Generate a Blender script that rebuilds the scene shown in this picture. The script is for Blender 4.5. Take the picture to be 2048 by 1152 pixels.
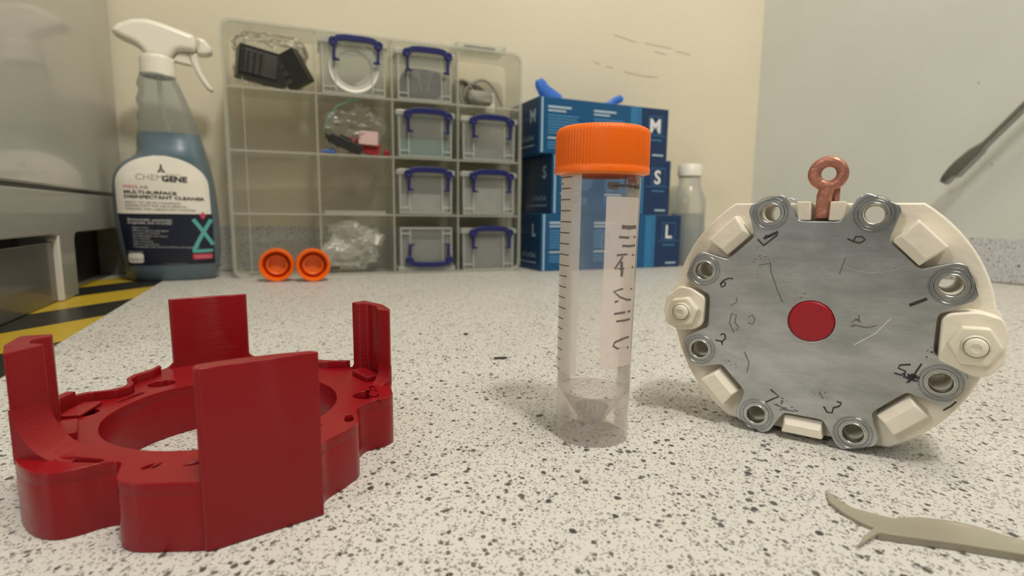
import bpy, bmesh, math, random
from mathutils import Matrix, Vector, Euler, noise
R = math.radians
random.seed(7)
scn = bpy.context.scene
for o in list(bpy.data.objects): bpy.data.objects.remove(o)

# ------------------------------------------------------------------ camera
cam_d = bpy.data.cameras.new('camera'); cam = bpy.data.objects.new('camera', cam_d)
scn.collection.objects.link(cam); scn.camera = cam
cam_d.sensor_width = 36; cam_d.lens = 1090 * 36 / 2048; cam_d.clip_start = .005; cam_d.clip_end = 20
pitch, roll = R(7.6), R(.6)
fwd = Vector((0, math.cos(pitch), -math.sin(pitch))); rt0 = Vector((1, 0, 0)); up0 = rt0.cross(fwd)
rt = math.cos(roll) * rt0 + math.sin(roll) * up0; up = math.cos(roll) * up0 - math.sin(roll) * rt0
m = Matrix((rt, up, -fwd)).transposed().to_4x4(); m.translation = (0, 0, .0835); cam.matrix_world = m
cam_d.dof.use_dof = True; cam_d.dof.focus_distance = .205; cam_d.dof.aperture_fstop = 14

# ------------------------------------------------------------------ light
w = bpy.data.worlds.new('room_light'); scn.world = w; w.use_nodes = True
w.node_tree.nodes['Background'].inputs[0].default_value = (1.0, .95, .87, 1)
_n = w.node_tree.nodes; _l = w.node_tree.links      # a room that is dim at eye level and lighter towards its ceiling
_tc = _n.new('ShaderNodeTexCoord'); _sx = _n.new('ShaderNodeSeparateXYZ'); _mr = _n.new('ShaderNodeMapRange')
_l.new(_tc.outputs['Generated'], _sx.inputs[0]); _l.new(_sx.outputs['Z'], _mr.inputs['Value'])
_mr.inputs['From Min'].default_value = .05; _mr.inputs['From Max'].default_value = .75; _mr.inputs['To Min'].default_value = .07; _mr.inputs['To Max'].default_value = .34
_l.new(_mr.outputs[0], _n['Background'].inputs[1])
def area(name, loc, target, sx, sy, power, col):
    l = bpy.data.lights.new(name, 'AREA'); l.shape = 'RECTANGLE'; l.size = sx; l.size_y = sy; l.energy = power; l.color = col
    o = bpy.data.objects.new(name, l); scn.collection.objects.link(o); o.location = loc
    o.rotation_euler = (Vector(target) - Vector(loc)).to_track_quat('-Z', 'Y').to_euler(); return o
area('ceiling_lamp', (.33, -.36, 1.45), (.06, .30, 0), .16, .16, 14.5, (1, .94, .84))
area('ceiling_lamp_far', (.34, .10, 1.5), (.22, 1.0, .22), .6, .4, 9.2, (1, .90, .72))
area('streak_light', (-1.25, -.95, .95), (0, .2, .05), .16, .5, 7, (1, .97, .92))  # added at front left to raise streak highlights; no such source is known
scn.view_settings.view_transform = 'Standard'; scn.view_settings.look = 'None'
scn.view_settings.gamma = 1; scn.view_settings.use_curve_mapping = False; scn.view_settings.exposure = -.12
scn.cycles.transparent_max_bounces = 40; scn.cycles.max_bounces = 10
scn.cycles.use_denoising = True

# ------------------------------------------------------------------ materials
def newmat(name):
    mt = bpy.data.materials.new(name); mt.use_nodes = True
    return mt, mt.node_tree, mt.node_tree.nodes, mt.node_tree.links
def bump(nt, scale, strength, dist=.001, detail=3, kind='noise', vec=None):
    n = nt.nodes; tc = n.new('ShaderNodeTexCoord')
    t = n.new('ShaderNodeTexNoise'); t.inputs['Scale'].default_value = scale; t.inputs['Detail'].default_value = detail
    mp = n.new('ShaderNodeMapping'); mp.inputs['Scale'].default_value = vec or (1, 1, 1)
    nt.links.new(tc.outputs['Object'], mp.inputs[0]); nt.links.new(mp.outputs[0], t.inputs[0])
    b = n.new('ShaderNodeBump'); b.inputs['Strength'].default_value = strength; b.inputs['Distance'].default_value = dist
    nt.links.new(t.outputs[0], b.inputs['Height']); return b
def mat(name, col, rough=.5, metal=0, spec=.5, coat=0, var=0, vscale=40, bs=0, bscale=200, bdist=.001, bvec=None, sss=0, vvec=None):
    mt, nt, n, l = newmat(name); p = n['Principled BSDF']
    p.inputs['Base Color'].default_value = (*col, 1); p.inputs['Roughness'].default_value = rough
    p.inputs['Metallic'].default_value = metal; p.inputs['Specular IOR Level'].default_value = spec; p.inputs['Coat Weight'].default_value = coat
    p.inputs['Coat Roughness'].default_value = .08
    if sss:
        p.inputs['Subsurface Weight'].default_value = sss; p.inputs['Subsurface Radius'].default_value = (.004, .003, .002); p.inputs['Subsurface Scale'].default_value = 1
    if var:
        tc = n.new('ShaderNodeTexCoord'); t = n.new('ShaderNodeTexNoise'); t.inputs['Scale'].default_value = vscale; t.inputs['Detail'].default_value = 5
        mp = n.new('ShaderNodeMapping'); mp.inputs['Scale'].default_value = vvec or (1, 1, 1)
        r = n.new('ShaderNodeValToRGB'); r.color_ramp.elements[0].position = .3; r.color_ramp.elements[1].position = .7
        r.color_ramp.elements[0].color = (*[c * (1 - var) for c in col], 1); r.color_ramp.elements[1].color = (*[min(1, c * (1 + var * .5)) for c in col], 1)
        l.new(tc.outputs['Object'], mp.inputs[0]); l.new(mp.outputs[0], t.inputs[0]); l.new(t.outputs[0], r.inputs[0]); l.new(r.outputs[0], p.inputs['Base Color'])
    if bs:
        b = bump(nt, bscale, bs, bdist, vec=bvec); l.new(b.outputs[0], p.inputs['Normal'])
    return mt
def clear(name, tint=(.97, .98, .97), body=(.8, .82, .8), amount=.12, rough=.15, edge=.35, gloss=.5, bs=0, bscale=60, bdist=.002, aniso=0):
    """thin clear plastic: see-through, with a little milky scatter that grows towards grazing angles, and a gloss"""
    mt, nt, n, l = newmat(name); p = n['Principled BSDF']; out = n['Material Output']
    p.inputs['Base Color'].default_value = (*body, 1); p.inputs['Roughness'].default_value = rough
    tr = n.new('ShaderNodeBsdfTransparent'); tr.inputs[0].default_value = (*tint, 1)
    lw = n.new('ShaderNodeLayerWeight'); lw.inputs[0].default_value = .35
    mr = n.new('ShaderNodeMapRange'); mr.inputs['To Min'].default_value = amount; mr.inputs['To Max'].default_value = min(1, amount + edge)
    l.new(lw.outputs['Facing'], mr.inputs['Value'])
    mx = n.new('ShaderNodeMixShader'); l.new(mr.outputs[0], mx.inputs[0]); l.new(tr.outputs[0], mx.inputs[1]); l.new(p.outputs[0], mx.inputs[2])
    g = n.new('ShaderNodeBsdfGlossy'); g.inputs['Roughness'].default_value = rough * .7; g.inputs[0].default_value = (1, 1, 1, 1)
    fr = n.new('ShaderNodeFresnel'); fr.inputs[0].default_value = 1.45
    mm = n.new('ShaderNodeMath'); mm.operation = 'MULTIPLY'; mm.inputs[1].default_value = gloss; l.new(fr.outputs[0], mm.inputs[0])
    m2 = n.new('ShaderNodeMixShader'); l.new(mm.outputs[0], m2.inputs[0]); l.new(mx.outputs[0], m2.inputs[1]); l.new(g.outputs[0], m2.inputs[2])
    l.new(m2.outputs[0], out.inputs[0])
    if aniso:
        tg = n.new('ShaderNodeTangent'); tg.direction_type = 'RADIAL'; tg.axis = 'Z'; l.new(tg.outputs[0], g.inputs['Tangent']); g.inputs['Anisotropy'].default_value = aniso; g.inputs['Rotation'].default_value = ANI; g.inputs['Roughness'].default_value = .16
    if bs:
        b = bump(nt, bscale, bs, bdist)
        for s in (p.inputs['Normal'], g.inputs['Normal'], lw.inputs['Normal']): l.new(b.outputs[0], s)
    return mt
def speckle(name, base=(.61, .60, .56), tone=1.0):
    mt, nt, n, l = newmat(name); p = n['Principled BSDF']; p.inputs['Roughness'].default_value = .42; p.inputs['Specular IOR Level'].default_value = .35
    tc = n.new('ShaderNodeTexCoord')
    cur = None
    def rgb(c):
        r = n.new('ShaderNodeRGB'); r.outputs[0].default_value = (*c, 1); return r.outputs[0]
    cur = rgb(base)
    # warping so the flecks are irregular
    wn = n.new('ShaderNodeTexNoise'); wn.inputs['Scale'].default_value = 1100; l.new(tc.outputs['Object'], wn.inputs[0])
    sc = n.new('ShaderNodeVectorMath'); sc.operation = 'SCALE'; sc.inputs['Scale'].default_value = .0012; l.new(wn.outputs['Color'], sc.inputs[0])
    ad = n.new('ShaderNodeVectorMath'); ad.operation = 'ADD'; l.new(tc.outputs['Object'], ad.inputs[0]); l.new(sc.outputs[0], ad.inputs[1])
    # (cell scale, fleck radius, share kept, colour, opacity)
    for k, (s, rad, keep, c, op) in enumerate([(620, .36, .55, (.20, .18, .15), .5), (980, .38, .62, (.13, .12, .10), .72), (330, .30, .34, (.055, .05, .045), .92), (540, .34, .30, (.05, .046, .04), .85), (1350, .36, .6, (.10, .09, .08), .75), (210, .22, .22, (.035, .034, .034), .95)]):
        mp = n.new('ShaderNodeMapping'); mp.inputs['Location'].default_value = (k * .37, k * .51, k * .13); mp.inputs['Rotation'].default_value = (0, 0, k * .7); mp.inputs['Scale'].default_value = (1, .8, 1); l.new(ad.outputs[0], mp.inputs[0])
        v = n.new('ShaderNodeTexVoronoi'); v.inputs['Scale'].default_value = s; v.inputs['Randomness'].default_value = 1; l.new(mp.outputs[0], v.inputs[0])
        sp = n.new('ShaderNodeSeparateColor'); l.new(v.outputs['Color'], sp.inputs[0])
        # radius varies per cell: rad*(cell value), and cells above keep vanish
        mul = n.new('ShaderNodeMath'); mul.operation = 'MULTIPLY_ADD'; mul.inputs[1].default_value = rad * 1.1; mul.inputs[2].default_value = rad * .25; l.new(sp.outputs[1], mul.inputs[0])
        dv = n.new('ShaderNodeMath'); dv.operation = 'DIVIDE'; l.new(v.outputs['Distance'], dv.inputs[0]); l.new(mul.outputs[0], dv.inputs[1])
        mr = n.new('ShaderNodeMapRange'); mr.inputs['From Min'].default_value = .8; mr.inputs['From Max'].default_value = 1.05; mr.inputs['To Min'].default_value = op; mr.inputs['To Max'].default_value = 0; l.new(dv.outputs[0], mr.inputs['Value'])
        lt = n.new('ShaderNodeMath'); lt.operation = 'LESS_THAN'; lt.inputs[1].default_value = keep; l.new(sp.outputs[0], lt.inputs[0])
        f = n.new('ShaderNodeMath'); f.operation = 'MULTIPLY'; l.new(mr.outputs[0], f.inputs[0]); l.new(lt.outputs[0], f.inputs[1])
        mx = n.new('ShaderNodeMix'); mx.data_type = 'RGBA'; l.new(f.outputs[0], mx.inputs['Factor']); l.new(cur, mx.inputs['A']); l.new(rgb(c), mx.inputs['B']); cur = mx.outputs['Result']
    l.new(cur, p.inputs['Base Color']); return mt

M = {}
ANI = 0.25
M['bench'] = speckle('speckled_laminate')
M['splash'] = speckle('speckled_upstand', (.58, .59, .59))
M['wall_cream'] = mat('cream_wall_paint', (.70, .645, .50), .75, var=.04, vscale=5, bs=.15, bscale=150)
M['wall_grey'] = mat('grey_wall_paint', (.60, .61, .56), .5, var=.05, vscale=6, bs=.12, bscale=120)
M['pencil'] = mat('pencil_mark', (.36, .33, .27), .8)
M['caulk'] = mat('brown_caulk', (.2, .16, .1), .7)
def red_mat():
    mt, nt, n, l = newmat('layered_red_plastic'); p = n['Principled BSDF']
    p.inputs['Base Color'].default_value = (.25, .005, .009, 1); p.inputs['Roughness'].default_value = .27; p.inputs['Specular IOR Level'].default_value = .32
    tc = n.new('ShaderNodeTexCoord')
    mp = n.new('ShaderNodeMapping'); mp.inputs['Scale'].default_value = (60, 60, 3000); l.new(tc.outputs['Object'], mp.inputs[0])
    t = n.new('ShaderNodeTexNoise'); t.inputs['Scale'].default_value = 1; t.inputs['Detail'].default_value = 3; l.new(mp.outputs[0], t.inputs[0])
    tg = n.new('ShaderNodeTangent'); tg.direction_type = 'RADIAL'; tg.axis = 'Z'; l.new(tg.outputs[0], p.inputs['Tangent'])
    p.inputs['Anisotropic'].default_value = .9; p.inputs['Anisotropic Rotation'].default_value = ANI
    b = n.new('ShaderNodeBump'); b.inputs['Strength'].default_value = .7; b.inputs['Distance'].default_value = .0002; l.new(t.outputs[0], b.inputs['Height']); l.new(b.outputs[0], p.inputs['Normal'])
    return mt
M['red'] = red_mat()
M['red_dot'] = mat('red_disc', (.36, .006, .012), .35)
def alu_mat():
    mt, nt, n, l = newmat('scuffed_aluminium'); p = n['Principled BSDF']
    p.inputs['Metallic'].default_value = 1; p.inputs['Roughness'].default_value = .33
    tc = n.new('ShaderNodeTexCoord')
    t = n.new('ShaderNodeTexNoise'); mpa = n.new('ShaderNodeMapping'); mpa.inputs['Rotation'].default_value = (0, R(25), 0); mpa.inputs['Scale'].default_value = (.45, 1, 1.3); l.new(tc.outputs['Object'], mpa.inputs[0])
    t.inputs['Scale'].default_value = 70; t.inputs['Detail'].default_value = 9; t.inputs['Roughness'].default_value = .7; l.new(mpa.outputs[0], t.inputs[0])
    r = n.new('ShaderNodeValToRGB'); r.color_ramp.elements[0].position = .32; r.color_ramp.elements[0].color = (.34, .35, .35, 1); r.color_ramp.elements[1].position = .66; r.color_ramp.elements[1].color = (.58, .60, .60, 1)
    l.new(t.outputs[0], r.inputs[0]); l.new(r.outputs[0], p.inputs['Base Color'])
    r2 = n.new('ShaderNodeMapRange'); r2.inputs['To Min'].default_value = .24; r2.inputs['To Max'].default_value = .46
    t2 = n.new('ShaderNodeTexNoise'); t2.inputs['Scale'].default_value = 90; t2.inputs['Detail'].default_value = 8; l.new(tc.outputs['Object'], t2.inputs[0]); l.new(t2.outputs[0], r2.inputs[0]); l.new(r2.outputs[0], p.inputs['Roughness'])
    mp = n.new('ShaderNodeMapping'); mp.inputs['Scale'].default_value = (120, 120, 1700); mp.inputs['Rotation'].default_value = (0, R(18), 0); l.new(tc.outputs['Object'], mp.inputs[0])
    t3 = n.new('ShaderNodeTexNoise'); t3.inputs['Scale'].default_value = 1; t3.inputs['Detail'].default_value = 4; l.new(mp.outputs[0], t3.inputs[0])
    b = n.new('ShaderNodeBump'); b.inputs['Strength'].default_value = .12; b.inputs['Distance'].default_value = .0002; l.new(t3.outputs[0], b.inputs['Height'])
    b2 = n.new('ShaderNodeBump'); b2.inputs['Strength'].default_value = .10; b2.inputs['Distance'].default_value = .0004; l.new(t.outputs[0], b2.inputs['Height']); l.new(b.outputs[0], b2.inputs['Normal'])
    l.new(b2.outputs[0], p.inputs['Normal']); return mt
M['alu'] = alu_mat()
M['ring'] = mat('turned_metal_rings', (.22, .22, .21), .3, metal=1, bs=.3, bscale=900, bdist=.0003)
M['ferrule'] = mat('ferrule_metal', (.62, .60, .55), .25, metal=1)
M['steel'] = mat('steel', (.34, .34, .33), .22, metal=1, bs=.1, bscale=300)
M['ink'] = mat('black_marker_ink', (.035, .03, .028), .5)
M['ink_faint'] = mat('worn_marker_ink', (.16, .15, .14), .45)
M['scratch'] = mat('bright_scratch', (.9, .9, .9), .25, metal=1)
M['white'] = mat('printed_white_plastic', (.86, .80, .67), .5, var=.06, vscale=60, bs=.25, bscale=300, sss=.15)
M['nylon'] = mat('nylon', (.80, .76, .62), .3, var=.04, vscale=90, sss=.35)
M['copper'] = mat('hammered_copper', (.50, .22, .15), .42, metal=.6, bs=.5, bscale=260, bdist=.0012, var=.25, vscale=300)
M['orange'] = mat('orange_plastic', (.93, .155, .004), .42, spec=.35, bs=.15, bscale=1200, bdist=.0002)
M['orange_in'] = mat('orange_plastic_liner', (.85, .20, .02), .35)
M['tube'] = clear('clear_tube_plastic', (.99, .985, .975), (.92, .86, .80), .06, .12, .42, 1.2, aniso=.85)
M['tube_low'] = clear('milky_tube_plastic', (.99, .97, .95), (.92, .84, .78), .14, .25, .38, .6)
M['tube_cone'] = clear('tube_cone_plastic', (.80, .80, .80), (.45, .45, .45), .30, .15, .3, 1)
M['patch'] = clear('writing_panel', (.97, .93, .9), (.84, .73, .66), .68, .5, .12, .3)
M['strip_white'] = clear('scale_strip', (.95, .93, .9), (.84, .80, .72), .55, .5, .12, .3)
M['tick'] = mat('printed_black_line', (.06, .055, .05), .5)
M['pen'] = mat('pen_mark', (.16, .14, .13), .6)
M['case'] = clear('clear_case_plastic', (.982, .982, .965), (.68, .68, .60), .08, .25, .28, .3)
M['case_edge'] = clear('clear_case_edge', (.93, .94, .92), (.78, .78, .70), .24, .25, .25, .4)
M['box'] = clear('clear_box_plastic', (.94, .95, .94), (.74, .76, .73), .13, .25, .28, .4)
M['box_edge'] = clear('clear_box_rim', (.95, .96, .95), (.84, .86, .80), .36, .25, .3, .5)
M['blue_clip'] = mat('navy_clip_plastic', (.010, .014, .11), .35)
M['teal'] = mat('teal_foam', (.12, .30, .27), .7)
M['greystuff'] = mat('grey_contents', (.27, .28, .27), .7, var=.2, vscale=60)
M['palestuff'] = mat('pale_contents', (.50, .50, .47), .7, var=.12, vscale=60)
M['black'] = mat('black_plastic', (.02, .02, .018), .35)
M['blackish'] = mat('dark_grey_plastic', (.05, .048, .042), .4, var=.3, vscale=80)
M['cable'] = mat('grey_cable', (.25, .24, .2), .55)
M['bag'] = clear('polythene_bag', (.97, .97, .95), (.62, .61, .55), .10, .25, .30, .6, bs=.7, bscale=110, bdist=.002)
M['bag2'] = clear('polythene_bag_pale', (.93, .93, .91), (.80, .79, .72), .24, .25, .40, .6, bs=.7, bscale=110, bdist=.002)
M['coil'] = mat('white_coil', (.80, .78, .70), .5)
M['redbit'] = mat('red_plastic_bits', (.30, .015, .02), .4)
M['pinkbit'] = mat('pink_label', (.62, .42, .40), .5)
M['bluebit'] = mat('blue_plastic_bit', (.03, .12, .5), .4)
M['card_blue'] = mat('blue_carton', (.004, .085, .22), .35, var=.08, vscale=9)
M['card_navy'] = mat('navy_carton', (.006, .03, .10), .35)
M['card_light'] = mat('light_blue_print', (.07, .25, .48), .4)
M['card_mid'] = mat('mid_blue_print', (.025, .18, .38), .4)
M['card_pale'] = mat('pale_print', (.42, .55, .66), .4)
M['card_white'] = mat('white_print', (.75, .78, .80), .4)
M['card_side'] = mat('dark_blue_carton_end', (.004, .045, .13), .35)
M['glove'] = mat('blue_nitrile', (.035, .16, .62), .5, bs=.4, bscale=120)
M['bottle'] = clear('clear_bottle_plastic', (.95, .96, .95), (.66, .68, .66), .16, .2, .4, .5)
M['liquid'] = clear('clear_liquid', (.80, .83, .84), (.45, .50, .52), .25, .1, .2, .2)
M['cap_white'] = mat('white_cap', (.76, .73, .64), .4)
M['spray_body'] = clear('frosted_spray_bottle', (.88, .91, .92), (.42, .45, .43), .16, .3, .35, .45)
M['spray_blue'] = mat('blue_cleaner', (.06, .165, .25), .3, var=.08, vscale=12, coat=.25)
M['spray_white'] = mat('white_trigger_plastic', (.80, .77, .67), .32)
M['label_white'] = mat('label_white', (.78, .75, .67), .45)
M['label_navy'] = mat('label_navy', (.008, .012, .028), .4)
M['label_teal'] = mat('label_teal', (.10, .40, .38), .45)
M['label_red'] = mat('label_red', (.60, .05, .10), .45)
M['label_grey'] = mat('label_grey', (.25, .24, .22), .45)
M['label_pale'] = mat('label_pale_text', (.42, .42, .42), .45)
M['tape_yellow'] = mat('yellow_tape', (.50, .35, .025), .38, var=.08, vscale=30)
M['tape_black'] = mat('black_tape', (.022, .022, .02), .3)
M['appl'] = mat('glossy_grey_enamel', (.44, .44, .40), .30, coat=.55, bs=.06, bscale=400, bdist=.0005)
M['appl_base'] = mat('grey_textured_panel', (.29, .29, .265), .35, coat=.35, bs=.25, bscale=700, bdist=.0006)
M['appl_recess'] = mat('brown_grey_panel', (.085, .078, .066), .35, coat=.4, bs=.25, bscale=700, bdist=.0006)
M['edge_light'] = mat('pale_panel_edge', (.62, .60, .54), .4)
M['strip'] = clear('translucent_strip', (.74, .72, .62), (.50, .47, .37), .42, .3, .3, .5)
M['crumb'] = mat('dark_crumb', (.03, .028, .022), .7)

# ------------------------------------------------------------------ mesh helpers
def curve_geo(loops, t, bev=0.0, res=2):
    c = bpy.data.curves.new('tmp', 'CURVE'); c.dimensions = '2D'; c.fill_mode = 'BOTH'
    for lp in loops:
        s = c.splines.new('POLY'); s.points.add(len(lp) - 1); s.use_cyclic_u = True
        for p, q in zip(s.points, lp): p.co = (q[0], q[1], 0, 1)
    c.extrude = max(0, t / 2 - bev); c.bevel_depth = bev; c.bevel_resolution = res; c.offset = -bev
    return _take(c)
def _take(c):
    o = bpy.data.objects.new('tmp', c); scn.collection.objects.link(o)
    bpy.context.view_layer.update()
    dg = bpy.context.evaluated_depsgraph_get(); e = o.evaluated_get(dg); me = e.to_mesh()
    vs = [v.co.copy() for v in me.vertices]; fs = [tuple(p.vertices) for p in me.polygons]
    e.to_mesh_clear(); bpy.data.objects.remove(o); bpy.data.curves.remove(c)
    return vs, fs
def text_geo(s, size, bold=0, align='LEFT', t=0, sx=1):
    c = bpy.data.curves.new('tmp', 'FONT'); c.body = s; c.size = size; c.align_x = align; c.offset = bold; c.resolution_u = 3; c.extrude = t
    vs, fs = _take(c); return [Vector((v.x * sx, v.y, v.z)) for v in vs], fs
XZ = Matrix(((1, 0, 0, 0), (0, 0, -1, 0), (0, 1, 0, 0), (0, 0, 0, 1)))   # a shape drawn in x,y stands up in x,z; its +z faces -Y
def T(x=0, y=0, z=0): return Matrix.Translation((x, y, z))
def RZ(a): return Matrix.Rotation(a, 4, 'Z')
def RX(a): return Matrix.Rotation(a, 4, 'X')
def RY(a): return Matrix.Rotation(a, 4, 'Y')
def S(x, y, z): return Matrix.Diagonal((x, y, z, 1))
class MB:
    def __init__(s): s.v = []; s.f = []; s.m = []
    def add(s, geo, mi=0, X=None, fn=None):
        vs, fs = geo; k = len(s.v)
        for v in vs:
            v = Vector(v)
            if X is not None: v = X @ v
            if fn: v = Vector(fn(v))
            s.v.append(v)
        for f in fs: s.f.append(tuple(i + k for i in f)); s.m.append(mi)
        return s
    def box(s, x0, x1, y0, y1, z0, z1, mi=0, X=None):
        vs = [(x, y, z) for x in (x0, x1) for y in (y0, y1) for z in (z0, z1)]
        return s.add((vs, [(0, 1, 3, 2), (4, 6, 7, 5), (0, 4, 5, 1), (2, 3, 7, 6), (0, 2, 6, 4), (1, 5, 7, 3)]), mi, X)
    def quad(s, a, b, c, d, mi=0, X=None): return s.add(([a, b, c, d], [(0, 1, 2, 3)]), mi, X)
    def lathe(s, prof, n=48, mi=0, X=None, close=False, rfn=None):
        vs = []; fs = []
        for i, (r, z) in enumerate(prof):
            for k in range(n):
                a = 2 * math.pi * k / n; rr = r if rfn is None else rfn(r, i, k)
                vs.append((rr * math.cos(a), rr * math.sin(a), z))
        for i in range(len(prof) - 1):
            for k in range(n):
                k2 = (k + 1) % n; fs.append((i * n + k, i * n + k2, (i + 1) * n + k2, (i + 1) * n + k))
        if close: fs.append(tuple(range(n))[::-1]); fs.append(tuple((len(prof) - 1) * n + k for k in range(n)))
        return s.add((vs, fs), mi, X)
    def tube(s, path, r, n=8, mi=0, X=None, closed=False, flat=1):
        P = [Vector(p) for p in path]; vs = []; fs = []; N = len(P)
        rs = r if isinstance(r, (list, tuple)) else [r] * N
        prev = None
        for i in range(N):
            a = P[(i - 1) % N] if (closed or i) else P[0]; b = P[(i + 1) % N] if (closed or i < N - 1) else P[-1]
            d = (b - a).normalized(); ref = prev or (Vector((0, 0, 1)) if abs(d.z) < .9 else Vector((1, 0, 0)))
            u = (ref - d * ref.dot(d)).normalized(); prev = u; v = d.cross(u)
            for k in range(n):
                t = 2 * math.pi * k / n; vs.append(P[i] + (u * math.cos(t) + v * math.sin(t) * flat) * rs[i])
        for i in range(N if closed else N - 1):
            j = (i + 1) % N
            for k in range(n): fs.append((i * n + k, i * n + (k + 1) % n, j * n + (k + 1) % n, j * n + k))
        if not closed: fs.append(tuple(range(n))[::-1]); fs.append(tuple((N - 1) * n + k for k in range(n)))
        return s.add((vs, fs), mi, X)
    def ribbon(s, path, wd, mi=0, X=None, fn=None):
        """flat ink stroke in the x,y plane"""
        P = [Vector((p[0], p[1], 0)) for p in path]; vs = []; fs = []
        for i, p in enumerate(P):
            a = P[max(0, i - 1)]; b = P[min(len(P) - 1, i + 1)]; d = (b - a).normalized(); nn = Vector((-d.y, d.x, 0)) * wd / 2
            vs += [p + nn, p - nn]
        for i in range(len(P) - 1): fs.append((2 * i, 2 * i + 1, 2 * i + 3, 2 * i + 2))
        return s.add((vs, fs), mi, X, fn)
    def build(s, name, mats, parent=None, smooth=35, bev=0, seg=2, weld=False, X=None):
        me = bpy.data.meshes.new(name); me.from_pydata([tuple(v) for v in s.v], [], s.f); me.update()
        mats = mats if isinstance(mats, (list, tuple)) else [mats]
        for x in mats: me.materials.append(M[x] if isinstance(x, str) else x)
        for p, i in zip(me.polygons, s.m): p.material_index = i
        bm = bmesh.new(); bm.from_mesh(me)
        bmesh.ops.remove_doubles(bm, verts=bm.verts, dist=1e-6)
        bmesh.ops.recalc_face_normals(bm, faces=bm.faces)
        bm.to_mesh(me); bm.free()
        if smooth:
            me.shade_smooth()
        me.set_sharp_from_angle(angle=R(smooth))
        for p in me.polygons:
            if max(abs(p.normal.y), abs(p.normal.z)) > .99995: p.use_smooth = False
        o = bpy.data.objects.new(name, me); scn.collection.objects.link(o); o.parent = parent
        if X is not None: o.matrix_local = X
        if bev:
            b = o.modifiers.new('soft_edges', 'BEVEL'); b.width = bev; b.segments = seg; b.limit_method = 'ANGLE'; b.angle_limit = R(40)
        return o
def tag(o, label, cat, group=None, kind=None):
    o['label'] = label
    if cat: o['category'] = cat
    if group: o['group'] = group
    if kind: o['kind'] = kind
    return o
def struct(o, label=None):
    o['kind'] = 'structure'
    if label: o['label'] = label
    return o
def empty(name, X, label, cat, group=None):
    o = bpy.data.objects.new(name, None); scn.collection.objects.link(o); o.empty_display_size = .02; o.matrix_world = X
    return tag(o, label, cat, group)
def rnd(poly, r, n=4):
    """round the corners of a polygon; r one radius or one per corner"""
    out = []; N = len(poly)
    for i in range(N):
        p = Vector(poly[i][:2]); a = Vector(poly[i - 1][:2]); b = Vector(poly[(i + 1) % N][:2])
        rr = r[i] if isinstance(r, (list, tuple)) else r
        da = a - p; db = b - p; k = min(rr, da.length * .45, db.length * .45)
        if k < 1e-6: out.append((p.x, p.y)); continue
        A = p + da.normalized() * k; B = p + db.normalized() * k
        for j in range(n + 1):
            t = j / n; q = A * (1 - t) ** 2 + p * 2 * t * (1 - t) + B * t * t; out.append((q.x, q.y))
    return out
def circ(cx, cy, r, n=32, a0=0): return [(cx + r * math.cos(a0 + 2 * math.pi * k / n), cy + r * math.sin(a0 + 2 * math.pi * k / n)) for k in range(n)]
def rect(x0, y0, x1, y1, r=0, n=4):
    p = [(x0, y0), (x1, y0), (x1, y1), (x0, y1)]; return rnd(p, r, n) if r else p
def pol(r, a): return (r * math.cos(R(a)), r * math.sin(R(a)))
def crumple(rx, ry, rz, seed, amt=.25, sub=4, cut=None, sharp=1.0):
    """a crumpled closed sheet with creases"""
    bm = bmesh.new(); bmesh.ops.create_icosphere(bm, subdivisions=sub, radius=1); o_ = Vector((seed * 3.1, seed * 1.7, -seed * 2.3))
    for v in bm.verts:
        c = v.co.copy(); k = .92 + amt * .42 * noise.noise(c * 1.3 + o_) - amt * .42 * abs(noise.noise(c * 2.6 + o_)) - amt * .22 * abs(noise.noise(c * 6.0 - o_))
        e = 1 / max(abs(c.x), abs(c.y), abs(c.z)); v.co = c * k * (1 + (e - 1) * .55)
    vs = [Vector((max(-1, min(1, v.co.x)) * rx, max(-1, min(1, v.co.y)) * ry, max(-1, min(1, v.co.z)) * rz)) for v in bm.verts]; fs = [tuple(v.index for v in f.verts) for f in bm.faces]; bm.free()
    return vs, fs

# ------------------------------------------------------------------ setting
MM = .001
WL = Vector((-.4119, .7776, 0)); WC = Vector((.4581, 1.0597, 0)); WR = Vector((.6649, .703, 0))
bd = (WC - WL).normalized(); rd = (WR - WC).normalized()
bn = Vector((bd.y, -bd.x, 0)); rn = Vector((rd.y, -rd.x, 0))      # both face the bench
A0 = WL - bd * .75; R0 = WC + rd * 1.05
def prism_ground(pts, z0, z1, mi=0):
    n = len(pts); vs = [(p[0], p[1], z0) for p in pts] + [(p[0], p[1], z1) for p in pts]
    return vs, [tuple(range(n))[::-1], tuple(range(n, 2 * n))] + [(i, (i + 1) % n, n + (i + 1) % n, n + i) for i in range(n)]
b = MB().add(prism_ground([(-1.15, -.35), (R0.x + .05, -.35), (R0.x + .03, R0.y), (WC.x + .012, WC.y + .012), (A0.x, A0.y + .02)], -.03, 0))
struct(b.build('counter_bench', 'bench', smooth=0), 'white laminate bench top speckled with grey and black')
OFF = .006
def wall_strip(a, c, nrm, off0, off1, z0, z1, ext=0):
    a = Vector(a); c = Vector(c)
    return prism_ground([(a - nrm * off0)[:2], (c - nrm * off0)[:2], (c - nrm * off1)[:2], (a - nrm * off1)[:2]], z0, z1)
CB = WC + Vector((.006, .016, 0)) - Vector((0, 0, 0))
b = MB().add(wall_strip(A0, WC + bd * .03, bn, OFF, OFF + .05, -.03, 1.3))
def on_wall(a, d, nrm, off):
    return lambda v: a + d * v.x - nrm * (off - .0004) + Vector((0, 0, v.y))
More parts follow.
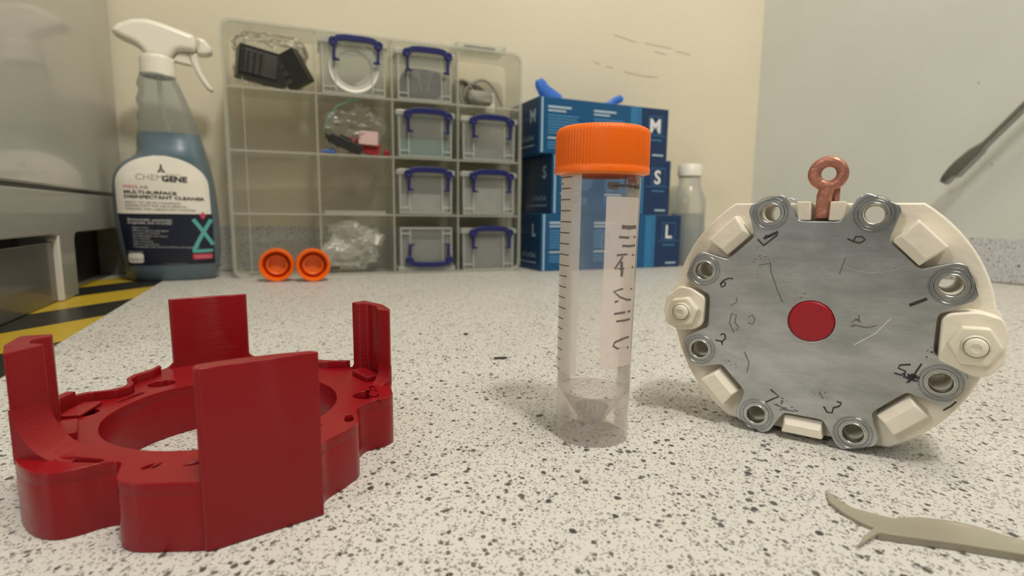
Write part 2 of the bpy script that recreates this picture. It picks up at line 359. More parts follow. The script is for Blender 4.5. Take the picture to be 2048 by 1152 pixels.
for seg in ([(.574, .342), (.580, .339), (.588, .340)], [(.598, .336), (.607, .335), (.612, .3335)], [(.634, .330), (.652, .328), (.672, .326), (.700, .3265)], [(.612, .388), (.636, .384), (.655, .380)], [(.672, .381), (.70, .379), (.725, .377)], [(.735, .373), (.765, .371)], [(.69, .369), (.715, .366)]):
    b.ribbon(seg, .0008, 1, fn=on_wall(WL, bd, bn, OFF))
struct(b.build('wall_back', ['wall_cream', 'pencil'], smooth=0), 'cream painted back wall with faint pencil scuffs')
b = MB().add(wall_strip(WC - rd * .01, R0, rn, OFF, OFF + .05, -.03, 1.3))
for seg in ([(.16, .105), (.163, .10)], [(.29, .092), (.292, .084), (.290, .078)], [(.36, .16), (.362, .156)], [(.335, .27), (.336, .267)], [(.41, .075), (.412, .066)]):
    b.ribbon(seg, .0012, 1, fn=on_wall(WC, rd, rn, OFF))
struct(b.build('wall_right', ['wall_grey', 'pencil'], smooth=0), 'pale grey painted right wall')
b = MB().add(wall_strip(A0, WC + bd * .01, bn, 0, OFF + .004, 0, .064))
struct(b.build('baseboard_back', 'splash', smooth=0), 'speckled laminate upstand along the back wall')
b = MB().add(wall_strip(WC, R0, rn, 0, OFF + .004, 0, .0595))
struct(b.build('baseboard_right', 'splash', smooth=0), 'speckled laminate upstand along the right wall')
b = MB().add(wall_strip(WC, R0, rn, -.0012, .001, 0, .0016)); struct(b.build('trim_1', 'caulk', smooth=0), 'brown sealant line along the right upstand')
b = MB().add(wall_strip(A0, WC, bn, -.001, .001, 0, .0012)); struct(b.build('trim_2', 'caulk', smooth=0), 'brown sealant line along the back upstand')

# ------------------------------------------------------------------ hazard tape on the bench
e0 = Vector((-.2824, .3269)); ed = Vector((-.3945, .9189)); sd = Vector((-.27, -.96)).normalized()   # bench side edge, stripe direction (into the tape)
pn = Vector((-ed.y, ed.x))           # towards the appliance
def tape_pt(s, wdt):                 # s along the edge, wdt across the tape, following the stripe slant
    k = wdt / (sd.dot(pn)); return e0 + ed * s + sd * k
tb = MB()
s = -.37; i = 0
while s < .48:
    s2 = s + .0965
    q = [tape_pt(s, 0), tape_pt(min(s2, .48), 0), tape_pt(min(s2, .48), .078), tape_pt(s, .078)]
    tb.add(prism_ground([tuple(p) for p in q], .0, .0004), i % 2); s = s2; i += 1
tag(tb.build('hazard_tape', ['tape_yellow', 'tape_black'], smooth=0), 'yellow and black striped hazard tape stuck along the bench at left', 'tape')

# ------------------------------------------------------------------ appliance at left
ad = Vector((-.40730567, .9132919, 0)); ax = Matrix(((ad.x, -ad.y, 0, -.3701), (ad.y, ad.x, 0, .3991), (0, 0, 1, 0), (0, 0, 0, 1)))
# local x runs away from the camera along the face, local +y goes into the appliance
ax = T(0, 0, .0006) @ ax
ap = empty('laboratory_appliance', ax, 'grey enamelled lab appliance with glossy door panel at the left edge of the bench', 'appliance')
S0, S1 = -.16, .372
pz = [(S0, .1005), (S1, .1005), (S1, 0), (.372, 0), (.358, 0), (.358, .058), (.350, .0618), (.168, .0618), (.1585, .055), (.1505, 0), (.112, 0), (.108, .052), (.1, .0618), (S0 + .05, .0618), (S0 + .04, 0), (S0, 0)]
pz = [(S0, .1005), (S1, .1005), (S1, 0), (.358, 0)] + rnd([(.358, .0615), (.153, .0615)], 0)[:2] + [(.153, 0), (.108, 0), (.108, .0615), (S0 + .05, .0615), (S0 + .04, 0), (S0, 0)]
pz = rnd(pz, [0, 0, 0, 0, .010, .012, 0, 0, .010, .006, 0, 0])
b = MB().add(curve_geo([pz], .030, .0012), 0, T(0, .015, 0) @ XZ)
b.box(S0, S1, .029, .40, .0618, .1005, 0)
b.build('base_frame', 'appl_base', ap)
b = MB().box(S0, S1, .0, .42, .1042, .62); b.build('door', 'appl', ap, bev=.002)
b = MB().box(S0, S1, .006, .40, .1005, .1042); b.build('door_gap', 'black', ap, smooth=0)
b = MB().box(-.012, .1085, .004, .0065, .0004, .0545); b.build('foot_panel', 'appl_recess', ap, bev=.0006)
b = MB().box(.1065, .1105, -.0006, .008, .0004, .0600); b.build('foot_edge', 'edge_light', ap, bev=.0008)
b = MB().box(S0 + .05, .358, .16, .17, .0, .0618); b.box(S0, -.014, .009, .012, 0, .056); b.box(.154, .36, .031, .034, .0, .0618)
b.build('void_shade', 'black', ap, smooth=0)  # black sheets stand in for the shade of the void behind the openings

# ------------------------------------------------------------------ red printed stand
C0 = Vector((-.0955, .180, 0))
st = empty('printed_stand', T(*C0), 'red 3D printed ring stand with four upright posts, front left on the bench', 'stand')
ol = [(50, -18), (47, -12), (44, -6), (43.5, 0), (45, 5), (51, 8.5), (54, 13), (54, 24), (55.5, 28), (58, 42), (59, 56), (55, 61), (51, 68), (50, 80), (50, 92), (55, 99), (62, 104), (67, 110), (67, 124), (66.5, 138), (61, 143), (56.5, 148), (55, 155), (52, 160), (46, 164), (44.5, 169), (46, 174), (52, 178), (55, 184), (55, 194), (54.6, 205), (55.5, 218), (56.2, 231), (56.4, 238), (56.4, 243), (55, 249), (51, 252.5), (46.5, 255), (44.5, 259), (45.2, 262), (49.5, 265.5), (54, 268.5), (55.8, 273), (56.3, 279), (56.8, 284), (57.8, 288), (58.3, 291), (57.4, 296), (56.2, 305), (56.2, 313), (56.4, 319), (53, 322), (51, 325), (50.4, 333)]
olp = list(ol)
ol = [(x * MM, y * MM) for x, y in rnd([pol(*q) for q in ol], .0025 * 1000, 3)]
hole = [(q[0] - .0005, q[1] - .002) for q in circ(0, 0, .0352, 64)]
pk = []
for a in (15, 80, 100, 150, 192):
    cx, cy = pol(44.3 * MM, a); pk.append(circ(cx, cy, .0046 if a in (80, 150, 15) else .0036, 20))
def slot(a, r, ln, wd, rot):
    X = Matrix.Rotation(R(a + 90 + rot), 2); cx, cy = pol(r * MM, a)
    return [tuple(Vector((cx, cy)) + X @ Vector(q)) for q in rnd([(-ln / 2, 0), (-ln / 4, -wd / 2), (ln / 2, -wd / 3), (ln / 2, wd / 3), (-ln / 4, wd / 2)], .001)]
pk2 = [slot(246.5, 47.0, .0135, .0030, 18), slot(272.5, 46.5, .0042, .0022, 60), slot(274.5, 46.0, .0036, .0012, 80), slot(288, 46.0, .010, .0016, 12), slot(20, 47, .012, .0036, 0), slot(345, 45, .007, .003, 30), slot(332, 40, .005, .002, 0), slot(170, 39.8, .012, .0025, 0)]
b = MB(); b.add(curve_geo([ol, hole], .0150, .0004), 0, T(0, 0, .0075)); b.add(curve_geo([ol, hole] + pk + pk2, .0036, .0003), 0, T(0, 0, .0164))
# raised rim pieces along the far edge
def arc_band(r0, r1, a0, a1, n=14):
    return [(x * MM, y * MM) for x, y in [pol(r1, a0 + (a1 - a0) * k / n) for k in range(n + 1)] + [pol(r0, a1 + (a0 - a1) * k / n) for k in range(n + 1)]]
for a0, a1, z in ((143, 206, .0214), (60, 100, .0212)):
    ps = [q for q in olp if a0 <= q[1] <= a1]
    P = [pol(r_ - .15, t) for r_, t in ps] + [pol(r_ - 2.7, t) for r_, t in ps][::-1]
    b.add(curve_geo([[(x * MM, y * MM) for x, y in rnd(P, .8, 2)]], z - .0176, .0003), 0, T(0, 0, (z + .0176) / 2))
for r0, r1, a0, a1, z in ((51.4, 54.2, 183, 192, .0232), (46, 50, 7, 9, .0186)):
    b.add(curve_geo([arc_band(r0, r1, a0, a1)], z - .0176, .0003), 0, T(0, 0, (z + .0176) / 2))
# bosses inside the left and right posts
for a, r, h in ((217, 44.5, .0024), (42, 49.5, .0022), (190, 46, .0012)):
    cx, cy = pol(r * MM, a); b.add(curve_geo([[tuple(Matrix.Rotation(R(a + 90), 2) @ Vector(q) + Vector((cx, cy))) for q in rect(-.0065, -.003, .0065, .003, .0012)]], h, .0004), 0, T(0, 0, .0182 + h / 2))
b.build('base_ring', 'red', st, smooth=30)
# small flap of brim left by the printer, and strings
posts = [
 [(59.6, 290.0), (58.0, 319.6), (55.3, 318.6), (52.4, 310), (52.0, 302), (53.2, 294), (54.8, 290)],
 [(66.5, 137), (67, 124), (67.6, 111), (64.6, 111), (63.4, 118), (63.2, 130), (63.5, 137)],
 [(54.7, 27), (56, 30), (58, 42), (59, 56), (51.8, 56), (52, 51.5), (54.6, 48), (54.2, 40), (52.4, 36), (51.6, 32)],
 [(56, 231), (55.5, 218), (54.4, 205), (46.6, 205), (46.2, 209), (50.2, 213), (50.2, 219), (47, 224)]]
tops = (.0468, .0472, .047, .0468)
for pp, z1 in zip(posts, tops):
    cs = Vector((0, 0)); P = [(x * MM, y * MM) for x, y in [pol(*q) for q in pp]]
    P = rnd(P, [.0058, .0010] + [.0008] * 5 if len(P) == 7 and pp[0][1] > 200 else .0009, 6)
    pb = MB().add(curve_geo([P], z1 - .0002, .0003), 0, T(0, 0, (z1 + .0002) / 2))
    pb.build('post', 'red', st, smooth=30)
def fillet(a, r, rot, rad, thick):
    """concave quarter gusset at a post's foot, growing along rot"""
    pr = [(0, 0)] + [(rad - rad * math.sin(t * math.pi / 16), rad - rad * math.cos(t * math.pi / 16)) for t in range(9)][::-1]
    pr = [(-.001, -.001), (rad, -.001)] + [(rad - rad * math.sin(t * math.pi / 16), rad - rad * math.cos(t * math.pi / 16)) for t in range(9)] + [(-.001, rad)]
    cx, cy = pol(r * MM, a)
    return curve_geo([pr], thick), T(cx, cy, .0175) @ RZ(R(rot)) @ XZ
for a, r, rot, rad, th in ((227.8, 51.4, -6, .0140, .0104), (29.5, 53, -117, .0075, .0054), (111.5, 65.8, 24, .005, .003), (136.5, 65, -141, .005, .003), (205.5, 50.5, 118, .0035, .007), (55.5, 55.4, 145, .006, .006)):
    g, X = fillet(a, r, rot, rad, th); fb = MB().add(g, 0, X); fb.build('gusset', 'red', st, smooth=40)

# ------------------------------------------------------------------ centrifuge tube
TX = T(.0313, .2025, 0) @ RY(R(.5))
tu = empty('centrifuge_tube', TX, 'clear conical centrifuge tube with orange screw cap standing upright in the middle', 'tube')
b = MB(); b.lathe([(.01375, .0175), (.01385, .03), (.01425, .0985)], 64); b.build('tube_body', 'tube', tu)
b = MB(); b.lathe([(.01365, .0), (.01375, .0178)], 64); b.lathe([(.0126, .0002), (.0136, .0)], 64); b.build('skirt', 'tube_low', tu)
b = MB(); b.lathe([(.0132, .0182), (.0118, .0165), (.0052, .0066), (.003, .0042), (.001, .0038)], 48); b.build('cone_tip', 'tube_low', tu)
b = MB(); b.lathe([(.0001, .0112), (.0062, .0112), (.0028, .0048), (.0001, .0042)], 32, mi=0); b.build('residue', 'tube_cone', tu)
def oncyl(off=.0002):
    def f(v):                            # v.x = degrees from the front (right +), v.y height
        r = .0138 + .0005 * (v.y / .0985) + off; a = R(v.x - 90); return (r * math.cos(a), r * math.sin(a), v.y)
    return f
b = MB()
def cylquad(a0, a1, z0, z1, mi, off):
    n = 10
    for k in range(n):
        x0 = a0 + (a1 - a0) * k / n; x1 = a0 + (a1 - a0) * (k + 1) / n
        b.add(([(x0, z0, 0), (x1, z0, 0), (x1, z1, 0), (x0, z1, 0)], [(0, 1, 2, 3)]), mi, None, oncyl(off))
# camera sees the tube from azimuth about -8.8 deg: angles measured from the front
VA = -8.8
cylquad(VA - 80, VA - 27, .026, .0978, 0, .0002)
b.build('scale_strip', 'strip_white', tu)
b = MB()
for k in range(19):
    z = .0968 - k * .00392
    aw = -46 if k < 8 else -46 - (k - 7) * 1.5
    cylquad(VA - 78, VA + aw + (0 if k % 4 else 3), z, z + .00032, 0, .0003)
cylquad(VA - 74, VA - 68, .0945, .0951, 0, .0003)
b.build('graduation_marks', 'tick', tu)
b = MB(); cylquad(VA + 8, VA + 66, .030, .0902, 0, .0002)
b.build('writing_panel', 'patch', tu)
b = MB()
D = lambda x, z: (VA + x, z)
def stroke(pts, wd=.0006, mi=0):
    # ribbon on the unrolled surface: convert degrees to metres, widen, convert back
    k = .0143 * math.pi / 180; mb = MB(); mb.ribbon([(p[0] * k, p[1]) for p in pts], wd)
    b.add(([(v.x / k, v.y, 0) for v in mb.v], mb.f), mi, None, oncyl(.00035))
for z, a0 in ((.0800, 32), (.0765, 28), (.0735, 34)): stroke([D(a0, z), D(a0 + 14, z - .0002), D(62, z)], .0007 if z < .08 else .0013)
stroke([D(26, .0702), D(40, .0705), D(60, .0701)]); stroke([D(36, .0698), D(24, .0655), D(36, .0655), D(60, .0658)], .0007); stroke([D(34, .0680), D(36, .0640), D(35, .0628)], .0011)
stroke([D(60, .0580), D(36, .0583), D(24, .0575), D(34, .0555), D(48, .0543), D(58, .0541)]); stroke([D(26, .0538), D(32, .0541)])
stroke([D(26, .0495), D(40, .0498), D(58, .0499)], .0007); stroke([D(30, .0468), D(45, .0469), D(58, .0470)], .0007)
stroke([D(58, .0405), D(42, .0402), D(29, .0392), D(27, .0380), D(34, .0369), D(58, .0366)], .0007)
# scribble under the cap
stroke([D(10, .0932), D(24, .0930), D(24, .0946), D(10, .0946), D(10, .0932)], .0011); stroke([D(12, .0939), D(40, .0940), D(66, .0936)], .0009)
stroke([D(32, .093), D(36, .0975), D(44, .0932), D(50, .0978), D(58, .0932), D(66, .095)], .0008)
b.build('handwriting', 'pen', tu)
b = MB(); stroke([D(11 + 3 * math.cos(t * .7), .0917 + .0006 * math.sin(t * .7)) for t in range(10)], .00025); stroke([D(9 + 6 * math.cos(t * .5), .0745 + .0035 * math.sin(t * .5)) for t in range(9)], .00015)
b.build('moulded_mark', 'case_edge', tu)
# cap
def knurl(n):
    return lambda r, i, k: r - (.00028 if (k % 4 in (0, 1)) and 2 <= i <= 6 else 0)
cp = [(.0155, .0996), (.01705, .0990), (.0171, .0996), (.01705, .1008), (.01702, .1012), (.0170, .1124), (.01675, .1136), (.0162, .1144), (.0150, .1149), (.012, .1150), (.0001, .1150)]
cp = [(.0150, .0992), (.0171, .0986), (.0171, .1004), (.0169, .1008), (.01695, .1012), (.01685, .1122), (.0166, .1133), (.0160, .1141), (.0150, .1146), (.012, .1147), (.0001, .1147)]
b = MB(); n = 88 * 4
b.lathe(cp, n, rfn=lambda r, i, k: r - (.00022 if (k % 4 in (0, 1)) and 3 <= i <= 6 else 0)); b.lathe([(.0150, .0992), (.0148, .112)], 64)
b.build('screw_cap', 'orange', tu, smooth=50)
b = MB(); b.lathe([(.0146, .0978), (.0166, .0988), (.0166, .0996)], 64); b.build('thread_collar', 'orange_in', tu)

# ------------------------------------------------------------------ plate assembly
u = Vector((.83066, -.55677, 0)); ang = math.atan2(u.y, u.x)
DX = T(.1096, .1964, 0) @ RZ(ang); ZC = .0462
pa = empty('plate_assembly', DX, 'round aluminium plate on white plastic body with red centre disc and copper lug, at right', 'machine part')
def up_at(y, z=ZC): return T(0, y, z) @ XZ     # drawing plane of the discs; front at local -Y
def lug_outline(rb=37.2, rt=48.0, k=1.0):
    P = []
    for i in range(8):
        a = 22.5 + 45 * i
        P += [(pol(rb, a - 12.2), 2.2), (pol(46.4, a - 8.3), 1.5), (pol(rt, a - 6.2), 1.2), (pol(rt + .2, a + 6.0), 1.2), (pol(46.2, a + 8.6), 1.5), (pol(rb, a + 12.2), 2.2)]
        P += [(pol(36.6, a + 15), .8), (pol(36.3, a + 22.5), .1), (pol(36.6, a + 30), .8)]
    return [(x * MM, y * MM) for x, y in rnd([p for p, r in P], [r for p, r in P], 4)]
LO = lug_outline()
holes = [circ(*pol(42.3 * MM, 22.5 + 45 * i), .0034, 28) for i in range(8)]
b = MB().add(curve_geo([LO, circ(0, 0, .0075, 40)] + holes, .0042, .00035), 0, up_at(.0021)); b.build('front_plate', 'alu', pa, smooth=30)
fp = pa.children[0]
LO2 = lug_outline(37.6, 47.6)
b = MB().add(curve_geo([LO2] + holes, .004, .0003), 0, up_at(.0285)); b.build('rear_plate', 'alu', pa, smooth=30)
# turned rings round the holes
b = MB()
for i in range(8):
    x, y = pol(42.3 * MM, 22.5 + 45 * i)
    for r0, r1, z in ((.0034, .00385, .0002),):
        b.lathe([(r0, -.004), (r0, z), (r0 + .0001, z + .0001), (r1 - .0001, z + .0001), (r1, z), (r1, 0)], 36, 1, up_at(0) @ T(x, y, 0))
    for r0, r1 in ((.0046, .0049), (.0052, .0053), (.0057, .0059), (.0062, .0063)):
        b.lathe([(r0, .00002), (r0 + (r1 - r0) / 2, .00012), (r1, .00002)], 48, 0, up_at(0) @ T(x, y, 0))
b.build('hole_bushes', ['ring', 'ferrule'], fp, smooth=40)
b = MB().lathe([(.0001, -.003), (.0001, .0006), (.0068, .0006), (.0074, .0002), (.0074, -.003)], 48, 0, up_at(0)); b.build('centre_disc', 'red_dot', pa)
# white body
def arc(r, a0, a1, n=16): return [pol(r, a0 + (a1 - a0) * k / n) for k in range(n + 1)]
bo = arc(52.4, 10, 55, 12) + arc(52.4, 125, 170, 12) + [pol(54, 173), pol(54.4, 178), pol(54.2, 184), pol(52.8, 190)] + arc(52, 194, 238, 12) + [(-21, -44.6), (21, -44.6)] + arc(51.8, 302, 347, 12) + [pol(53.2, 350), pol(54.2, 354), pol(54.2, 4), pol(53.4, 8)]
bo = [(x * MM, min(y, 42.9) * MM) for x, y in bo]
whole = [circ(*pol(42.3 * MM, 22.5 + 45 * i), .0031, 28) for i in range(8)]
notch = [(-.0031, .034), (.0042, .034), (.0042, .0424), (-.0031, .0424)]
b = MB().add(curve_geo([bo, circ(0, 0, .030, 40)] + whole, .0180, .0007), 0, up_at(.0155)); b.build('white_body', 'white', pa, smooth=30)
# raised blocks between the lugs
def block(a, r0, r1, h0, h1, y0, mid=None):
    """tapered boss: inner face slopes; y0 how far its top stands in front of the plate's face"""
    ps = [pol(r0, a - h0), pol(r1, a - h1), pol(r1, a + h1), pol(r0, a + h0)]; c = pol(mid or (r0 + 3.2), a)
    ti = [pol(r0 + 2.8, a - h0 * .86), pol(r1 - .3, a - h1 * .95), pol(r1 - .3, a + h1 * .95), pol(r0 + 2.8, a + h0 * .86)]
    bot = [(x * MM, y * MM, -.008) for x, y in ps]; mid_ = [(x * MM, y * MM, y0 - .0022) for x, y in ps]; top = [(x * MM, y * MM, y0) for x, y in ti]
    vs = bot + mid_ + top; fs = [(0, 3, 2, 1), (8, 9, 10, 11)]
    for L in (0, 4):
        for k in range(4): fs.append((L + k, L + (k + 1) % 4, L + 4 + (k + 1) % 4, L + 4 + k))
    return vs, fs
for a, r0, r1, h0, h1, y0 in ((45, 37.2, 47.0, 8.6, 7.6, .0022), (135, 38.2, 47.5, 8.6, 8.4, .0010), (225, 38.6, 47.5, 8.2, 8.2, .0010), (315, 38.6, 46.5, 9.2, 8.2, .0012), (270, 38.0, 44.3, 9.6, 9.2, .0010)):
    MB().add(block(a, r0, r1, h0, h1, y0), 0, up_at(0)).build('raised_block', 'white', pa, smooth=25, bev=.0004)
for x0, x1 in ((-7.6, -3.2), (3.0, 7.8)):
    vs = [(x0 * .92, 36.6, -8), (x1 * .92, 36.6, -8), (x1, 43.3, -8), (x0, 43.3, -8), (x0 * .92, 36.6, -.5), (x1 * .92, 36.6, -.5), (x1, 43.3, .6), (x0, 43.3, .6)]
    MB().add(([(x * MM, y * MM, z * MM) for x, y, z in vs], [(0, 3, 2, 1), (4, 5, 6, 7), (0, 1, 5, 4), (1, 2, 6, 5), (2, 3, 7, 6), (3, 0, 4, 7)]), 0, up_at(0)).build('slot_block', 'white', pa, smooth=25, bev=.0004)
# bolt bosses and nylon hex nuts
for side in (1, -1):
    bp = [(37.6, -8.6), (37.4, 5.0), (39, 7.2), (46, 8.6), (52.4, 7.0), (54, 3), (54, -7), (50.5, -12.2), (46.5, -12.4), (40, -9.4)]
    if side < 0: bp = [(-38.0, 5.4), (-38.4, -6), (-41.5, -8.2), (-48, -9.0), (-53, -7.0), (-54.4, -1), (-53.2, 5), (-48, 9.2), (-43.5, 8.6)]
    bp = rnd(bp, 1.6, 4)
    MB().add(curve_geo([[(x * MM, y * MM) for x, y in bp]], .0095, .0006), 0, up_at(.0035)).build('bolt_boss', 'white', pa, smooth=30)
    cx, cy = (46.0, -1.9) if side > 0 else (-45.6, -.6); rr = 6.9 if side > 0 else 6.3
    b = MB().add(curve_geo([rnd(circ(cx * MM, cy * MM, rr * MM, 6, R(2 if side > 0 else 12)), .0006, 3)], .0042, .0007), 0, up_at(-.0032))
    b.lathe([(.0038, .0052), (.0034, .0062), (.0033, .0066)], 32, 0, up_at(0) @ T(cx * MM, cy * MM, 0)); 
    nut = b.build('hex_nut', 'nylon', pa, smooth=30)
    b = MB(); b.lathe([(.0030, .0045), (.0030, .0070), (.0026, .0076), (.0014, .0079), (.0013, .0076), (.0001, .0076)], 32, 0, up_at(0) @ T(cx * MM, cy * MM, 0)); b.build('bolt_end', 'nylon', nut, smooth=40)
# copper lug
b = MB()
lug = [(-1.9, 37.0), (3.0, 37.0), (3.1, 45.5), (3.6, 47.6)] + [(1.2 + 6.5 * math.cos(R(t)), 53.2 + 6.3 * math.sin(R(t))) for t in range(-52, 233, 15)] + [(-1.5, 47.6), (-1.9, 45.5)]
b.add(curve_geo([[(x * MM, y * MM) for x, y in lug], circ(.0014, .0532, .0024, 24)], .0042, .0016, 4), 0, up_at(.0045))
b.box(.0030, .0052, .0060, .0085, ZC + .037, ZC + .049)
b.build('copper_lug', 'copper', pa, smooth=60)
# marker writing
INK = {'ink': [[(-20.0, 30.1), (-17.7, 27.8)], [(-17.7, 27.8), (-13.2, 32.0)], [(-17.9, 30.4), (-13.1, 33.0)], [(-17.4, 31.6), (-15.8, 31.1), (-15.3, 32.0)], [(28.5, 9.5), (33.0, 12.2)], [(26.3, -14.2), (28.4, -14.6), (29.5, -13.1), (27.3, -12.3), (27.7, -11.2), (30.6, -10.5)], [(29.6, -15.1), (32.9, -16.0), (30.3, -16.9), (32.3, -13.8), (30.5, -14.4), (33.2, -14.8)], [(31.8, -13.9), (33.5, -9.8)], [(40.5, -24.5), (42.3, -22.7), (43.6, -20.8)], [(35.6, -5.2), (36.0, -5.6)], [(34.5, -7.2), (34.8, -7.4)],
   [(-11.7, -27.3), (-8.6, -29.5), (-13.1, -32.7)], [(6.4, -30.3), (7.6, -32.2), (9.2, -32.2), (9.5, -30.2), (11.3, -29.2), (11.8, -27.9), (10.4, -27.6)], [(-27.9, 14.4), (-29.6, 14.4), (-31.3, 13.5), (-32.5, 12.0), (-32.0, 10.8), (-30.8, 11.4), (-30.5, 12.5), (-31.5, 12.9), (-32.4, 11.9)], [(-30.3, -12.4), (-30.7, -11.1), (-33.1, -10.8)], [(-30.7, -11.4), (-29.3, -9.7), (-29.6, -8.1), (-30.6, -7.9), (-31.2, -8.6)], [(9.0, 31.2), (10.9, 30.3), (12.8, 29.8), (14.3, 31.0), (13.3, 32.0), (11.5, 32.0), (10.9, 30.5)]],
 'faint': [[(-15.1, 21.7), (-14.6, 18.2), (-11.7, 10.7), (-9.8, 6.8)], [(-18.9, 20.3), (-15.1, 21.1)], [(-20.1, 26.8), (-19.7, 26.9)], [(-19.2, 16.7), (-18.7, 16.6)], [(-26.2, -7.0), (-28.2, -3.2), (-27.6, 0.6), (-25.8, 0.2), (-26.2, -2.9), (-24.6, -4.6), (-25.7, -6.0)], [(-28.0, 3.7), (-25.8, 5.5), (-26.2, 7.0)], [(-21.4, -0.2), (-20.1, 0.9), (-18.9, -0.8), (-19.6, -2.8), (-21.3, -2.4)], [(7.6, 18.6), (9.0, 24.7)], [(13, 1), (17, .5), (20, 1.5)], [(-22, -14), (-20, -18), (-20.5, -22)], [(-9, -33), (-6, -34), (-3, -34.4)], [(4.5, -25), (6, -27.5)]],
 'scratch': [[(7.3, 21.9), (11.7, 20.5), (16.3, 19.7), (20.8, 20.3), (24.1, 21.5), (27.4, 23.1)], [(4.0, 31.0), (6.6, 31.4), (9.0, 30.8)], [(14, -6), (20, -1), (24, 5)]]}
b = MB()
for k, (key, wd) in enumerate((('ink', .00055), ('faint', .00035), ('scratch', .0003))):
    for ln in INK[key]:
        ww = wd * (1.8 if ln[0] in ((28.5, 9.5), (-17.9, 30.4), (29.6, -15.1)) else 1)
        b.ribbon([(x * MM, (y - .8) * MM) for x, y in ln], ww, k, T(0, -.00018, ZC + .0) @ XZ)
rg = random.Random(12)
for cx_, cy_, sp_, nn_, wd_ in ((-20, 22, 3.0, 10, .5), (31, -15.5, 1.2, 16, .9), (36, -6, 1.5, 5, .4), (-6, -33, 4, 16, .7), (14, 1, 2.5, 8, .8), (-4, 9, 2, 4, .6), (-27, -20, 3, 6, .4), (5, -26, 4, 8, .4)):
    for q in range(nn_):
        x_, y_ = rg.gauss(cx_, sp_ * .6), rg.gauss(cy_, sp_ * .4); a_ = rg.uniform(0, 3.14); ln_ = rg.uniform(.3, 1) * wd_
        b.ribbon([((x_ - ln_ * math.cos(a_)) * MM, (y_ - ln_ * math.sin(a_)) * MM), ((x_ + ln_ * math.cos(a_)) * MM, (y_ + ln_ * math.sin(a_)) * MM)], ln_ * .7 * MM, 0 if cx_ == 31 else 1, T(0, -.00016, ZC) @ XZ)
b.build('marker_writing', ['ink', 'ink_faint', 'scratch'], fp, smooth=0)

# ------------------------------------------------------------------ spray bottle
BX = T(-.4245, .682, 0) @ RZ(R(25))
sb = empty('spray_bottle', BX, 'blue disinfectant trigger spray bottle with white head and navy label, at left by the appliance', 'bottle')
KX, KH = .3122 * .84 * MM, .3122 * .948 * MM
def bp(px, py): h = (1078 - py) * KH; return ((px - 290) * KX + h * .028, h)
Lp = [(130, 1078), (112, 1066), (96, 1035), (85, 1000), (76, 950), (70, 900), (64, 830), (60, 750), (61, 690), (66, 655), (82, 622), (105, 600), (135, 583), (155, 568), (161, 545), (160, 510), (162, 485), (169, 462), (171, 445), (164, 425), (163, 412), (171, 392), (173, 378), (165, 360), (164, 345), (173, 322), (175, 308), (168, 292), (170, 278), (178, 262), (180, 250)]
Rp = [(455, 1078), (470, 1066), (480, 1035), (485, 1000), (488, 950), (487, 900), (485, 830), (478, 750), (470, 690), (464, 655), (456, 622), (450, 600), (445, 583), (440, 568), (434, 545), (423, 510), (416, 485), (408, 462), (402, 445), (396, 425), (391, 412), (383, 392), (378, 378), (370, 360), (364, 345), (354, 322), (348, 308), (341, 292), (334, 278), (324, 262), (316, 250)]
prof = []
for l_, r_ in zip(Lp, Rp):
    x0, h = bp(*l_); x1, _ = bp(*r_); prof.append((h, (x0 + x1) / 2, (x1 - x0) / 2))
def depth(h):
    pts = [(0, .026), (.006, .031), (.03, .034), (.12, .034), (.15, .030), (.17, .024), (.22, .020), (.26, .0185)]
    for (a, da), (c, dc) in zip(pts, pts[1:]):
        if h <= c: return da + (dc - da) * (h - a) / (c - a)
    return .0185
def prof_at(h):
    for a, c in zip(prof, prof[1:]):
        if a[0] <= h <= c[0]:
            t = (h - a[0]) / (c[0] - a[0] + 1e-9); return a[1] + (c[1] - a[1]) * t, a[2] + (c[2] - a[2]) * t
    return prof[0][1:] if h < prof[0][0] else prof[-1][1:]
def bottle_shell(shrink, hmax, hmin=0, n=56):
    vs = []; fs = []; rows = 0; ps = [p for p in prof if hmin <= p[0] <= hmax]
    if hmax < prof[-1][0]: c, w_ = prof_at(hmax); ps.append((hmax, c, w_))
    for h, c, w_ in ps:
        d = depth(h) - shrink; w2 = w_ - shrink
        ex = 2.6 if h < .17 else 2.1
        for k in range(n):
            a = 2 * math.pi * k / n; ca, sa = math.cos(a), math.sin(a)
            vs.append((c + w2 * math.copysign(abs(ca) ** (2 / ex), ca), d * math.copysign(abs(sa) ** (2 / ex), sa), max(h, shrink)))
        rows += 1
    for i in range(rows - 1):
        for k in range(n): fs.append((i * n + k, i * n + (k + 1) % n, (i + 1) * n + (k + 1) % n, (i + 1) * n + k))
    fs.append(tuple(range(n))[::-1]); fs.append(tuple((rows - 1) * n + k for k in range(n)))
    return vs, fs
MB().add(bottle_shell(0, .27)).build('bottle_body', 'spray_body', sb, smooth=60)
MB().add(bottle_shell(.0006, (1078 - 480) * KH)).build('cleaning_liquid', 'spray_blue', sb, smooth=60)
def onb(off):
    off = off * 1.0
    def f(v):
        c, w_ = prof_at(v.y); d = depth(v.y); t = min(.985, abs((v.x - c) / w_)); ex = 2.6
        return (v.x, -d * (1 - t ** ex) ** (1 / ex) - off, v.y)
    return f
def grid_shape(xl, xr, z0, z1, n=24, m_=10):
    vs = []; fs = []
    for j in range(m_ + 1):
        z = z0 + (z1 - z0) * j / m_; a, c = xl(z), xr(z)
        for i in range(n + 1): vs.append((a + (c - a) * i / n, z, 0))
    for j in range(m_):
        for i in range(n): k = j * (n + 1) + i; fs.append((k, k + 1, k + n + 2, k + n + 1))
    return vs, fs
lx = lambda px: (px - 337) * .619 * .84 * MM * .965       # image column -> across the label
lz = lambda py: (566 - py) * .619 * .948 * MM
hw0 = .0470
cx_l = (lx(237) + lx(428)) / 2; hwl = (lx(428) - lx(237)) / 2
